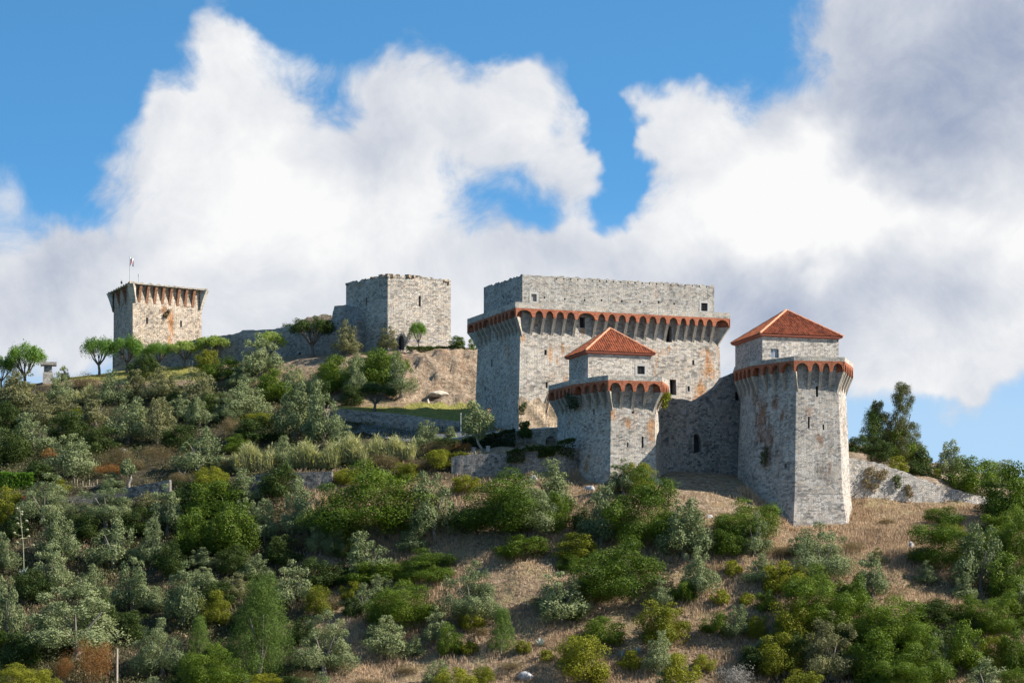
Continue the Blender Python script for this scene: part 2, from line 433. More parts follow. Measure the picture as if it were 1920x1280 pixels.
# ------------------------------------------------------------------ terrain: height profile per direction, by distance
COLS = {
    -700: [(335, 1335), (350, 1285), (370, 1180), (385, 1080), (400, 985), (420, 905), (440, 850), (455, 815), (472, 790), (500, 800), (560, 850)],
    -250: [(335, 1335), (350, 1285), (370, 1170), (385, 1060), (400, 960), (420, 880), (440, 820), (455, 785), (472, 755), (500, 765), (560, 820)],
    0: [(335, 1340), (350, 1288), (370, 1160), (385, 1055), (398, 968), (402, 925), (420, 870), (440, 805), (455, 768), (470, 735), (500, 745), (560, 820)],
    100: [(335, 1340), (350, 1288), (370, 1160), (385, 1052), (398, 955), (401, 922), (420, 860), (440, 795), (455, 752), (472, 711), (500, 712), (560, 790)],
    200: [(335, 1340), (350, 1288), (370, 1160), (385, 1050), (398, 948), (401, 915), (420, 855), (440, 788), (455, 742), (473, 699), (500, 700), (560, 780)],
    300: [(335, 1340), (350, 1288), (370, 1155), (385, 1040), (397, 938), (400, 903), (420, 843), (440, 778), (455, 733), (472, 690), (500, 688), (560, 770)],
    400: [(335, 1340), (350, 1288), (370, 1150), (385, 1030), (395, 935), (402, 890), (420, 835), (440, 770), (455, 725), (470, 686), (490, 680), (560, 760)],
    540: [(335, 1340), (350, 1288), (370, 1140), (385, 1005), (393, 918), (396, 885), (415, 850), (425, 815), (440, 765), (453, 702), (459, 673), (463, 667), (485, 662), (560, 760)],
    640: [(335, 1340), (350, 1288), (370, 1130), (385, 985), (393, 910), (398, 875), (412, 835), (422, 795), (436, 757), (451, 684), (456, 664), (460, 660), (485, 656), (560, 750)],
    740: [(335, 1340), (350, 1288), (370, 1110), (385, 965), (394, 898), (400, 868), (409, 840), (417, 812), (424, 790), (434, 768), (442, 742), (451, 663), (456, 655), (490, 650), (560, 740)],
    830: [(335, 1340), (350, 1288), (369, 1095), (385, 950), (393, 897), (397, 862), (404, 846), (411, 822), (420, 797), (430, 778), (440, 757), (444, 744), (451, 660), (454, 652), (490, 648), (560, 740)],
    890: [(335, 1340), (350, 1288), (368, 1080), (384, 945), (393.5, 897), (396, 855), (404, 842), (411, 816), (420, 797), (430, 780), (440, 758), (444, 745), (451, 664), (454, 656), (490, 652), (560, 740)],
    1000: [(335, 1340), (348, 1288), (365, 1085), (382, 955), (391, 898), (395, 845), (403.5, 836), (406, 806), (420, 795), (440, 770), (560, 760)],
    1080: [(335, 1340), (348, 1288), (365, 1090), (381, 955), (392.5, 905), (396.5, 862), (403, 838), (406, 808), (420, 795), (440, 770), (560, 760)],
    1160: [(335, 1340), (348, 1288), (365, 1092), (379, 955), (387, 915), (400, 885), (412, 830), (430, 780), (560, 770)],
    1300: [(335, 1340), (348, 1288), (362, 1105), (374, 985), (384, 935), (394, 894), (400, 878), (412, 840), (430, 790), (560, 780)],
    1400: [(335, 1340), (347, 1288), (360, 1115), (372, 1010), (382, 955), (392, 908), (400, 884), (412, 860), (430, 820), (560, 790)],
    1480: [(335, 1340), (346, 1288), (358, 1130), (370, 1040), (378, 1003), (384, 990), (392, 950), (400, 905), (410, 880), (430, 850), (560, 800)],
    1620: [(335, 1340), (346, 1288), (358, 1130), (371, 1040), (381, 1002), (388, 980), (397, 932), (400, 868), (408, 852), (430, 856), (560, 840)],
    1720: [(335, 1340), (346, 1288), (358, 1140), (372, 1045), (384, 985), (393, 955), (398, 952), (401, 893), (406, 882), (415, 880), (430, 888), (560, 860)],
    1850: [(335, 1340), (346, 1290), (358, 1150), (372, 1055), (384, 988), (391, 960), (400, 957), (403, 930), (407, 918), (420, 912), (440, 925), (560, 890)],
    2050: [(335, 1340), (346, 1290), (358, 1155), (372, 1065), (390, 990), (405, 955), (420, 945), (440, 950), (560, 920)],
    2620: [(335, 1340), (346, 1290), (358, 1170), (372, 1100), (390, 1040), (410, 1010), (440, 1010), (560, 1000)],
}
_pxs = np.arange(-700, 2621, 5.0)
_ys = np.arange(330, 560.1, 0.5)
_ck = sorted(COLS)
_colv = np.array([np.interp(_ys, [a for a, _ in COLS[k]], [b for _, b in COLS[k]]) for k in _ck])
_tab = np.array([np.interp(_pxs, _ck, _colv[:, j]) for j in range(len(_ys))]).T


def _smooth(a, sig, ax):
    r = int(sig * 3)
    k = np.exp(-.5 * (np.arange(-r, r + 1) / sig) ** 2)
    k /= k.sum()
    pad = [(0, 0), (0, 0)]
    pad[ax] = (r, r)
    return np.apply_along_axis(lambda q: np.convolve(q, k, 'valid'), ax, np.pad(a, pad, mode='edge'))


_tab = _smooth(_smooth(_tab, 5.0, 0), 1.6, 1)


def ground_py(px, Y):
    px, Y = np.broadcast_arrays(np.asarray(px, float), np.asarray(Y, float))
    a = np.clip((px + 700) / 5.0, 0, len(_pxs) - 1.001)
    b = np.clip((Y - 330) / 0.5, 0, len(_ys) - 1.001)
    i, j = a.astype(int), b.astype(int)
    u, v = a - i, b - j
    return (_tab[i, j] * (1 - u) * (1 - v) + _tab[i + 1, j] * u * (1 - v) + _tab[i, j + 1] * (1 - u) * v + _tab[i + 1, j + 1] * u * v)


def _vnoise(x, y, s, seed=0):
    x, y = x * s + seed * 17.3, y * s - seed * 9.1
    xi, yi = np.floor(x), np.floor(y)
    xf, yf = x - xi, y - yi
    h = lambda a, b: np.modf(np.abs(np.sin(a * 127.1 + b * 311.7) * 43758.5453))[0]
    sx, sy = xf * xf * (3 - 2 * xf), yf * yf * (3 - 2 * yf)
    return (h(xi, yi) * (1 - sx) + h(xi + 1, yi) * sx) * (1 - sy) + (h(xi, yi + 1) * (1 - sx) + h(xi + 1, yi + 1) * sx) * sy


def box_w(px, py, x0, x1, y0, y1, s=14.0):
    sm = lambda t: np.clip(t, 0, 1)
    return sm((px - x0) / s + .5) * sm((x1 - px) / s + .5) * sm((py - y0) / (s * .6) + .5) * sm((y1 - py) / (s * .6) + .5)


def mound_w(px, py):
    return np.maximum(box_w(px, py, 745, 915, 655, 752), box_w(px, py, 800, 900, 735, 756))


def ground_z(px, Y):
    px, Y = np.asarray(px, float), np.asarray(Y, float)
    Yc = np.clip(Y, 330, 560)
    pc = np.clip(px, -700, 2620)
    py = ground_py(pc, Yc)
    z = CZ + (HZ - py) / F * Yc
    x = (px - 960) / F * Y
    nz = (_vnoise(x, Y, .16, 1) - .5) * .9 + (_vnoise(x, Y, .5, 2) - .5) * .45 + (_vnoise(x, Y, 1.4, 3) - .5) * .18
    mw = mound_w(pc, py)
    nz = nz * (.55 + .45 * (py > 720)) + mw * ((_vnoise(x + z, z * 1.5, .4, 5) - .5) * 2.2 + (_vnoise(x, z * 2, 1.1, 6) - .5) * 1.2 + (_vnoise(x, z * 2, 2.3, 7) - .5) * .6)
    return z + nz * np.clip((Y - 330) / 12, 0, 1)


def locate(px, py):
    """first point of the hillside met along the line of sight px, py"""
    ys = np.arange(337, 490, .25)
    g = ground_py(np.full_like(ys, px), ys)
    k = np.nonzero(g <= py)[0]
    Y = float(ys[k[0]]) if len(k) else 470.0
    return Y


gp = np.concatenate([[-6000, -3500, -2200, -1400, -1000], np.arange(-700, 2621, 5.0), [2900, 3600, 4800, 7000]])
gy = np.concatenate([[1, 60, 140, 220, 290, 320], np.arange(330, 476, .6), np.arange(476, 561, 4), [620, 760, 1000, 1800, 4000, 9000]])
GP, GY = np.meshgrid(gp, gy, indexing='ij')
GZ = ground_z(GP, GY)
nearf = np.clip((330 - GY) / 300, 0, 1)
GZ = np.where(GY < 330, GZ * (1 - nearf) + 0.0 * nearf, GZ)
farf = np.clip((GY - 560) / 900, 0, 1)
GZ = np.where(GY > 560, GZ * (1 - farf) - 12 * farf, GZ)
GX = (GP - 960) / F * GY
TV = np.stack([GX.ravel(), GY.ravel(), GZ.ravel()], 1)
ni, nj = GP.shape
idx = np.arange(ni * nj).reshape(ni, nj)
TF = np.stack([idx[:-1, :-1].ravel(), idx[1:, :-1].ravel(), idx[1:, 1:].ravel(), idx[:-1, 1:].ravel()], 1)


def zones(px, Y):
    py = ground_py(np.clip(px, -700, 2620), np.clip(Y, 330, 560))
    lawn = np.maximum.reduce([box_w(px, py, 60, 410, 680, 712, 10) * (Y > 455), box_w(px, py, 760, 900, 756, 800, 12), box_w(px, py, 630, 790, 762, 790, 12) * (Y < 440) * .9,
                              box_w(px, py, -800, 60, 700, 760, 10) * (Y > 464) * .6])
    bare = np.maximum(mound_w(px, py), box_w(px, py, 860, 1010, 832, 852, 10) * (Y < 404))
    bare = np.maximum(bare, box_w(px, py, 520, 780, 655, 690, 12) * .8)
    bare = np.maximum(bare, box_w(px, py, 1600, 1800, 850, 915, 12) * (Y > 398) * .7)
    bare = np.maximum(bare, box_w(px, py, 1240, 1440, 875, 960, 16) * .45)
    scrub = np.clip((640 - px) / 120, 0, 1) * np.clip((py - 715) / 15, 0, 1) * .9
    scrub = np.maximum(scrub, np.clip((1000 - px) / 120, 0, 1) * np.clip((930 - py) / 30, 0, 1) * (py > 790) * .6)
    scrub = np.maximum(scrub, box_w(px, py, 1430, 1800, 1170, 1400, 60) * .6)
    red = np.maximum(box_w(px, py, 1580, 1720, 915, 985, 20), 0)
    return py, lawn, bare, np.clip(scrub * (1 - lawn) * (1 - bare), 0, 1), red


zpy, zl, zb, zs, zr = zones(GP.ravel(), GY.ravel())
m, t, out = new_mat('hillside')
tc = t.node('ShaderNodeTexCoord').outputs['Object']
zc = t.node('ShaderNodeAttribute', attribute_name='zone')
zz_ = t.node('ShaderNodeSeparateColor', {0: zc.outputs['Color']}).outputs
n1, n2, n3 = t.noise(tc, .35, 5, .6), t.noise(tc, 1.6, 5, .65), t.noise(tc, 7.0, 4, .7)
dry = t.mix(t.maprange(n2, .3, .7), (.14, .095, .06, 1), (.36, .26, .165, 1))
dry = t.mix(t.maprange(n1, .45, .65, 0, .6), dry, (.30, .25, .12, 1))
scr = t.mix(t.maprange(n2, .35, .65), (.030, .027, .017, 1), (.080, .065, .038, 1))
law = t.mix(t.maprange(n2, .35, .65), (.19, .19, .045, 1), (.33, .30, .085, 1))
bare = t.mix(t.maprange(n2, .3, .7), (.22, .15, .10, 1), (.45, .35, .245, 1))
bare = t.mix(t.maprange(n1, .5, .68, 0, .6), bare, (.30, .165, .095, 1))
bare = t.mix(t.maprange(t.noise(t.vec('MULTIPLY', tc, (1, 1, 2.6)), .9, 6, .7), .5, .64, 0, .7), bare, (.15, .105, .07, 1))
jn = t.math('MULTIPLY', t.math('SUBTRACT', n2, .5), .7)
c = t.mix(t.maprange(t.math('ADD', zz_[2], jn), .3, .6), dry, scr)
c = t.mix(t.maprange(t.math('ADD', zz_[1], jn), .3, .6), c, bare)
c = t.mix(t.maprange(t.math('ADD', zz_[0], t.math('MULTIPLY', jn, .5)), .35, .6), c, law)
c = t.mix(t.maprange(n3, .35, .65, .0, .35), c, (.08, .06, .04, 1))
bp = t.node('ShaderNodeBump', {'Strength': 1.0, 'Distance': .5, 'Height': t.math('ADD', n2, t.math('MULTIPLY', n3, .4))})
b = t.node('ShaderNodeBsdfPrincipled', {'Base Color': c, 'Roughness': .95, 'Normal': bp.outputs[0]})
b.inputs['Specular IOR Level'].default_value = .1
t.l.new(b.outputs[0], out.inputs[0])
tme = np_mesh('hillside', TV, TF, m)
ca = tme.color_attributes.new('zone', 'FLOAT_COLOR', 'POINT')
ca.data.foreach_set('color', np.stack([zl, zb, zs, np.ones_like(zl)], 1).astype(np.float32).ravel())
tme.polygons.foreach_set('use_smooth', np.ones(len(TF), dtype=bool))
tag(link('hill', tme), kind='structure')


# ------------------------------------------------------------------ masonry builders
def inset(poly, d):
    """offset a polygon; positive d shrinks it"""
    n = len(poly)
    area = sum(poly[i][0] * poly[(i + 1) % n][1] - poly[(i + 1) % n][0] * poly[i][1] for i in range(n))
    sg = 1 if area > 0 else -1
    res = []
    for i in range(n):
        p0, p1, p2 = Vector(poly[i - 1]), Vector(poly[i]), Vector(poly[(i + 1) % n])
        d1, d2 = (p1 - p0).normalized(), (p2 - p1).normalized()
        n1, n2 = Vector((-d1.y, d1.x)) * sg, Vector((-d2.y, d2.x)) * sg
        bis = n1 + n2
        bis = bis / max(bis.dot(n1), .25)
        q = p1 + bis * d
        res.append((q.x, q.y))
    return res


def outward_of(poly, i):
    n = len(poly)
    a, b = Vector(poly[i]), Vector(poly[(i + 1) % n])
    c = Vector((sum(p[0] for p in poly) / n, sum(p[1] for p in poly) / n))
    d = (b - a).normalized()
    o = Vector((d.y, -d.x))
    if o.dot((a + b) / 2 - c) < 0:
        o = -o
    return Vector((o.x, o.y, 0))


def s_from_px(a, b, px):
    """parameter along a->b (plan) where the line of sight px crosses it"""
    k = (px - 960) / F
    den = (b[0] - a[0]) - k * (b[1] - a[1])
    return (k * a[1] - a[0]) / den


def facet(mb, P0, P1, Q0, Q1, outw, openings=(), u0=0.0, rag=0.0, mi=0, rag_seed=0, step=1.6, jit=0.03):
    """one wall face from the bottom edge P0-P1 to the top edge Q0-Q1; openings as (px0, px1, py0(top), py1(bottom))
    returns the corner points of each opening"""
    P0, P1, Q0, Q1 = map(Vector, (P0, P1, Q0, Q1))
    L = ((P1 - P0).length + (Q1 - Q0).length) / 2
    Hh = (Q0.z - P0.z + Q1.z - P1.z) / 2

    def pt(s, t_):
        return (P0 * (1 - s) + P1 * s) * (1 - t_) + (Q0 * (1 - s) + Q1 * s) * t_

    rects = []
    for (x0, x1, y0, y1) in openings:
        tt = .6
        for _ in range(3):
            a = P0 * (1 - tt) + Q0 * tt
            b = P1 * (1 - tt) + Q1 * tt
            s0, s1 = s_from_px(a, b, x0), s_from_px(a, b, x1)
            Y = (a + (b - a) * (s0 + s1) / 2).y
            zb, zt = zat(y1, Y), zat(y0, Y)
            lowz = P0.z * (1 - (s0 + s1) / 2) + P1.z * (s0 + s1) / 2
            t0, t1 = (zb - lowz) / Hh, (zt - lowz) / Hh
            tt = (t0 + t1) / 2
        rects.append((s0, s1, t0, t1))
    S = sorted(set([0.0, 1.0] + [r[0] for r in rects] + [r[1] for r in rects]))
    T = sorted(set([0.0, 1.0] + [r[2] for r in rects] + [r[3] for r in rects]))

    def refine(A, n):
        out_ = [A[0]]
        for a, b in zip(A[:-1], A[1:]):
            k = max(1, int(math.ceil((b - a) * n)))
            out_ += [a + (b - a) * (j + 1) / k for j in range(k)]
        return out_
    S = refine(S, L / (step if rag == 0 else .55))
    T = refine(T, Hh / (step * 1.3))
    rr = random.Random(rag_seed + 5)
    top = [rr.uniform(-rag, rag * .35) if 0 < k < len(S) - 1 else 0 for k in range(len(S))]
    special = set()
    for r in rects:
        special |= {round(r[0], 6), round(r[1], 6), round(r[2], 6), round(r[3], 6)}
    grid = []
    for i, s in enumerate(S):
        colm = []
        for j, t_ in enumerate(T):
            p = pt(s, t_)
            if 0 < i < len(S) - 1 and 0 < j < len(T) - 1 and round(s, 6) not in special and round(t_, 6) not in special:
                p = p + outw * rr.uniform(-jit, jit)
            if j == len(T) - 1:
                p = p + Vector((0, 0, top[i]))
            colm.append(p)
        grid.append(colm)
    for i in range(len(S) - 1):
        for j in range(len(T) - 1):
            sc, tcn = (S[i] + S[i + 1]) / 2, (T[j] + T[j + 1]) / 2
            if any(r[0] < sc < r[1] and r[2] < tcn < r[3] for r in rects):
                continue
            q = [grid[i][j], grid[i + 1][j], grid[i + 1][j + 1], grid[i][j + 1]]
            mb.quad_out(q, outw, [(u0 + s_ * L, p.z) for s_, p in zip((S[i], S[i + 1], S[i + 1], S[i]), q)], mi)
    res = [[pt(r[0], r[2]), pt(r[1], r[2]), pt(r[1], r[3]), pt(r[0], r[3])] for r in rects]
    return res, [grid[i][-1] for i in range(len(S))]


def opening(name, parent, c, outw, depth=.7, shape='rect', frame=0.0, grille=0, pane=False, label=None, wallmat=None, back=None):
    """a recessed opening as its own part: reveal, dark back, optional arch head, frame, grille"""
    bl, br, tr, tl = c
    inw = -outw
    mb = MB()
    w = (br - bl).length
    ex = (br - bl).normalized()
    up = (tl - bl).normalized()
    h = (tl - bl).length
    if shape == 'rect':
        outline = [bl, br, tr, tl]
    else:
        hs = h - (w * .5 if shape == 'round' else w * .85)
        outline = [bl, br]
        arc = []
        N = 9
        for k in range(N):
            a = k / (N - 1)
            if shape == 'round':
                th = math.pi * a
                x, y = .5 + .5 * math.cos(th), math.sin(th)
            else:
                x = 1 - a
                y = math.sqrt(max(0, 1 - (2 * abs(x - .5)) ** 1.7)) if True else 0
            arc.append(bl + ex * (w * x) + up * (hs + (h - hs) * y))
        outline += arc
        # spandrels
        half = len(arc) // 2
        for k in range(len(arc) - 1):
            corner = tr if k < half else tl
            mb.quad_out([arc[k], arc[k + 1], corner], outw, [(p.x * .8 + p.y * .6, p.z) for p in (arc[k], arc[k + 1], corner)], 2)
        mb.quad_out([arc[half], tr, tl], outw, None, 2)
    n = len(outline)
    cen = sum(outline, Vector()) / n
    for k in range(n):
        a, b = outline[k], outline[(k + 1) % n]
        mb.quad_out([a, b, b + inw * depth, a + inw * depth], cen - (a + b) / 2, None, 0)
    mb.quad_out([p + inw * depth for p in outline], outw, None, 1)
    o = mb.build(name, [M['reveal'], back or M['dark'], wallmat or M['ashlar']], parent)
    if label: o['label'] = label
    if frame > 0:
        fb = MB()
        for (a, b, dx, dy) in ((bl, br, 0, -1), (tl, tr, 0, 1)):
            q = [a - ex * frame, b + ex * frame, b + ex * frame + up * (dy * frame), a - ex * frame + up * (dy * frame)]
            _slab(fb, q, outw, .05)
        for (a, b, sg) in ((bl, tl, -1), (br, tr, 1)):
            _slab(fb, [a, b, b + ex * (sg * frame), a + ex * (sg * frame)], outw, .05)
        fb.build('frame', M['stone_frame'], o)
    if grille:
        gb = MB()
        for k in range(1, grille):
            gb.tube([bl + ex * (w * k / grille) + inw * .15, tl + ex * (w * k / grille) + inw * .15], [.025, .025], 5)
            gb.tube([bl + up * (h * k / grille) + inw * .15, br + up * (h * k / grille) + inw * .15], [.025, .025], 5)
        gb.build('grille', M['iron'], o)
    if pane:
        pb = MB()
        pb.quad_out([p + inw * .3 for p in (bl, br, tr, tl)], outw)
        pb.build('pane', M['glass'], o)
        sb = MB()
        mid = (bl + br) / 2 + inw * .27
        sb.tube([mid, mid + up * h], [.04, .04], 4)
        sb.build('sash', M['white'], o)
    return o


def _slab(mb, q, outw, th):
    f = [p + outw * th for p in q]
    mb.quad_out(f, outw)
    c = sum(q, Vector()) / 4
    for k in range(4):
        a, b = q[k], q[(k + 1) % 4]
        mb.quad_out([a, b, f[(k + 1) % 4], f[k]], (a + b) / 2 - c)


def ring_prism(mb, outer, inner, z0, z1, uoff=0.0, rag=0.0):
    n = len(outer)
    u = uoff
    for i in range(n):
        j = (i + 1) % n
        ow = outward_of(outer, i)
        L = (Vector(outer[j]) - Vector(outer[i])).length
        k = max(1, int(L / .8))
        for q in range(k):
            a, b = q / k, (q + 1) / k
            lerp = lambda P, tt: (P[i][0] * (1 - tt) + P[j][0] * tt, P[i][1] * (1 - tt) + P[j][1] * tt)
            oa, ob, ia, ib = lerp(outer, a), lerp(outer, b), lerp(inner, a), lerp(inner, b)
            ra = 0 if q == 0 else -rag * (math.sin(i * 7.1 + q * 3.3) * .5 + .5)
            rb = 0 if q == k - 1 else -rag * (math.sin(i * 7.1 + (q + 1) * 3.3) * .5 + .5)
            U0, U1 = u + a * L, u + b * L
            mb.quad_out([(*oa, z0), (*ob, z0), (*ob, z1 + rb), (*oa, z1 + ra)], ow, [(U0, z0), (U1, z0), (U1, z1), (U0, z1)])
            mb.quad_out([(*ia, z0), (*ib, z0), (*ib, z1 + rb), (*ia, z1 + ra)], -ow, [(U0, z0), (U1, z0), (U1, z1), (U0, z1)])
            mb.quad_out([(*oa, z1 + ra), (*ob, z1 + rb), (*ib, z1 + rb), (*ia, z1 + ra)], (0, 0, 1), [(U0, z1), (U1, z1), (U1, z1 + .5), (U0, z1 + .5)])
        u += L


def arch_ring(mb, outer, corb, z_spring, z_top, thick, pier=.2, arch_frac=.76):
    """brick arches on every facet; corb[i] = parameters of the corbels along facet i (0..1 included)"""
    n = len(outer)
    for i in range(n):
        a, b = Vector((*outer[i], 0)), Vector((*outer[(i + 1) % n], 0))
        L = (b - a).length
        d = (b - a) / L
        ow = outward_of(outer, i)
        cs = corb[i]
        prof = []
        for k in range(len(cs) - 1):
            s0, s1 = cs[k] * L, cs[k + 1] * L
            w = s1 - s0 - 2 * pier
            prof.append((s0, z_spring)) if k == 0 else None
            if w < .15:
                prof.append((s1, z_spring))
                continue
            ha = (z_top - z_spring) * arch_frac
            prof.append((s0 + pier, z_spring))
            N = 10
            for q in range(N + 1):
                x = q / N
                yv = max(0.0, 1 - abs(2 * x - 1) ** 2.0) ** .5
                prof.append((s0 + pier + w * x, z_spring + .05 + ha * yv))
            prof.append((s1 - pier, z_spring))
            prof.append((s1, z_spring))
        for (s0, z0), (s1, z1) in zip(prof[:-1], prof[1:]):
            p0, p1 = a + d * s0, a + d * s1
            P = lambda p, z, o=0.0: Vector((p.x, p.y, z)) - ow * o
            if s1 - s0 > 1e-5:
                mb.quad_out([P(p0, z0), P(p1, z1), P(p1, z_top), P(p0, z_top)], ow, [(s0, z0), (s1, z1), (s1, z_top), (s0, z_top)])
                mb.quad_out([P(p0, z0, thick), P(p1, z1, thick), P(p1, z_top, thick), P(p0, z_top, thick)], -ow, [(s0, z0), (s1, z1), (s1, z_top), (s0, z_top)])
            dn = Vector((0, 0, -1)) if abs(z1 - z0) < abs(s1 - s0) else d * (1 if z1 > z0 else -1)
            mb.quad_out([P(p0, z0), P(p1, z1), P(p1, z1, thick), P(p0, z0, thick)], dn, [(s0, z0), (s1, z1), (s1, z1 + thick), (s0, z0 + thick)])


def corbel_mesh(name, ov, h, w, mat):
    mb = MB()
    prof = []
    N = 7
    for k in range(N):
        q = k / (N - 1)
        prof.append((ov * (q ** 1.25), h * q))
    for (o0, z0), (o1, z1) in zip(prof[:-1], prof[1:]):
        mb.quad_out([(-w / 2, o0, z0), (w / 2, o0, z0), (w / 2, o1, z1), (-w / 2, o1, z1)], (0, 1, -.3), [(0, z0), (w, z0), (w, z1), (0, z1)])
        for sx in (-1, 1):
            mb.quad_out([(sx * w / 2, -.02, z0), (sx * w / 2, o0, z0), (sx * w / 2, o1, z1), (sx * w / 2, -.02, z1)], (sx, 0, 0), [(0, z0), (o0, z0), (o1, z1), (0, z1)])
    mb.quad_out([(-w / 2, 0, h), (w / 2, 0, h), (w / 2, ov, h), (-w / 2, ov, h)], (0, 0, 1))
    return mb.mesh(name, mat)


def machicolate(root, outer, ov, z_cb, z_sp, z_red, z_top, corb, cw=.42, thick=.5, mat_corbel=None, rag=.03):
    shaft = inset(outer, ov)
    n = len(outer)
    ab = MB()
    arch_ring(ab, outer, corb, z_sp, z_red, thick)
    for i in range(n):
        a, b = outer[i], shaft[i]
        q = [(*a, z_sp), (*b, z_sp), (*b, z_red - .1), (*a, z_red - .1)]
        dv = Vector((a[1] - b[1], b[0] - a[0], 0)).normalized() * .12
        for sg in (1, -1):
            ab.quad_out([Vector(p) * .999999 + dv * sg - (outward_of(outer, i) + outward_of(outer, i - 1)) * .03 for p in q], dv * sg)
    ab.build('arch_band', M['brick_arch'], root)
    pb = MB()
    ring_prism(pb, outer, inset(outer, thick), z_red, z_top, rag=rag)
    pb.build('parapet', M['parapet'], root)
    fb = MB()
    ins = inset(outer, thick + .002)
    fb.poly([(*p, z_red - .12) for p in ins])
    fb.poly([(*p, z_red - .30) for p in ins][::-1])
    fb.build('wall_walk', M['parapet'], root)
    me = corbel_mesh('corbel', ov - .02, z_sp - z_cb, cw, mat_corbel or M['plaster'])
    for i in range(n):
        a, b = Vector((*outer[i], 0)), Vector((*outer[(i + 1) % n], 0))
        ow = outward_of(outer, i)
        ang = math.atan2(ow.y, ow.x) - math.pi / 2
        for s in corb[i]:
            if s < .02 or s > .98:
                continue
            p = a + (b - a) * s - ow * ov
            o = link('corbel', me, root)
            o.location = (p.x, p.y, z_cb)
            o.rotation_euler = (0, 0, ang)
        # the corner corbel
        pw = outward_of(outer, i - 1)
        bis = (ow + pw).normalized()
        k = 1 / max(.3, bis.dot(ow))
        o = link('corbel', me, root)
        o.location = (*shaft[i], z_cb)
        o.rotation_euler = (0, 0, math.atan2(bis.y, bis.x) - math.pi / 2)
        o.scale = (1.1, k, 1)
    return shaft


def hip_roof(root, corners, z_eave, z_apex, th=.28):
    """pyramid roof of ridged tile rows, pale hips, red eave"""
    C = [Vector((*c, z_eave)) for c in corners]
    cen = sum(C, Vector()) / 4
    A = Vector((cen.x, cen.y, z_apex))
    mb = MB()
    for i in range(4):
        a, b = C[i], C[(i + 1) % 4]
        L = (b - a).length
        d = (b - a) / L
        sa = (A - a).dot(d)
        foot = a + d * sa
        upv = A - foot
        hh = upv.length
        up = upv / hh
        nrm = d.cross(up).normalized()
        if nrm.z < 0: nrm = -nrm
        k = int(L / .17)
        k -= k % 2
        S = [L * q / k for q in range(k + 1)]
        lim = lambda s: hh * (s / sa if s < sa else (L - s) / (L - sa))
        lo = [a + d * s + nrm * (.15 if q % 2 else 0) for q, s in enumerate(S)]
        hi = [a + d * s + up * max(0.0, lim(s)) + nrm * (.15 if q % 2 else 0) for q, s in enumerate(S)]
        for q in range(k):
            mb.quad_out([lo[q], lo[q + 1], hi[q + 1], hi[q]], nrm, [(S[q], 0), (S[q + 1], 0), (S[q + 1], lim(S[q + 1])), (S[q], lim(S[q]))])
    r = mb.build('roof', M['tiles'], root)
    hb = MB()
    for c in C:
        pts, rad = [], []
        for q in range(13):
            u = q / 12
            pts.append(c * (1 - u) + A * u + Vector((0, 0, .07 + .03 * (q % 2))))
            rad.append(.15)
        hb.tube(pts, rad, 6)
    hb.build('hip_tiles', M['hip_tile'], r)
    eb = MB()
    ins = inset(corners, .06)
    ins2 = inset(corners, .50)
    for i in range(4):
        j = (i + 1) % 4
        ow = outward_of(corners, i)
        eb.quad_out([(*ins[i], z_eave - .01), (*ins[j], z_eave - .01), (*ins[j], z_eave - .16), (*ins[i], z_eave - .16)], ow)
        eb.quad_out([(*ins[i], z_eave - .16), (*ins[j], z_eave - .16), (*ins2[j], z_eave - .34), (*ins2[i], z_eave - .34)], (0, 0, -1))
    eb.build('eaves', M['eave'], r)
    return r


def tower_shell(root, rings, zs, mat, opens, name='wall', rag=0.0, cap=True, step=1.6, shapes=None):
    """rings of plan polygons stacked at heights zs; opens[(tier, facet)] = list of (px0,px1,py0,py1,kind kwargs)"""
    mb = MB()
    todo = []
    n = len(rings[0])
    for k in range(len(rings) - 1):
        u = 0.0
        for i in range(n):
            j = (i + 1) % n
            r0, r1 = rings[k], rings[k + 1]
            ow = outward_of(r1, i)
            ops = opens.get((k, i), [])
            last = k == len(rings) - 2
            cs, _ = facet(mb, (*r0[i], zs[k]), (*r0[j], zs[k]), (*r1[i], zs[k + 1]), (*r1[j], zs[k + 1]), ow,
                          [o[:4] for o in ops], u, rag if last else 0.0, 0, i * 13 + k, step)
            for c, o in zip(cs, ops):
                todo.append((c, ow, o[4], o[5]))
            u += (Vector(r1[j]) - Vector(r1[i])).length
    if cap:
        mb.poly([(*p, zs[-1] - rag - .05) for p in rings[-1]])
    o = mb.build(name, mat, root)
    for c, ow, nm, kw in todo:
        opening(nm, root, c, ow, wallmat=mat, **kw)
    return o


def slit(x, y, w=3.6, h=13, **kw):
    return (x - w / 2, x + w / 2, y - h / 2, y + h / 2, 'arrow_slit', dict(depth=.9, **kw))


def win(x, y, w, h, name='window', **kw):
    return (x - w / 2, x + w / 2, y - h / 2, y + h / 2, name, kw)


def fr(poly, i, pxs, inv=False):
    a, b = poly[i], poly[(i + 1) % len(poly)]
    s = [0.0] + [min(.97, max(.03, s_from_px(a, b, p))) for p in pxs] + [1.0]
    return s


def even(n):
    return [k / n for k in range(n + 1)]


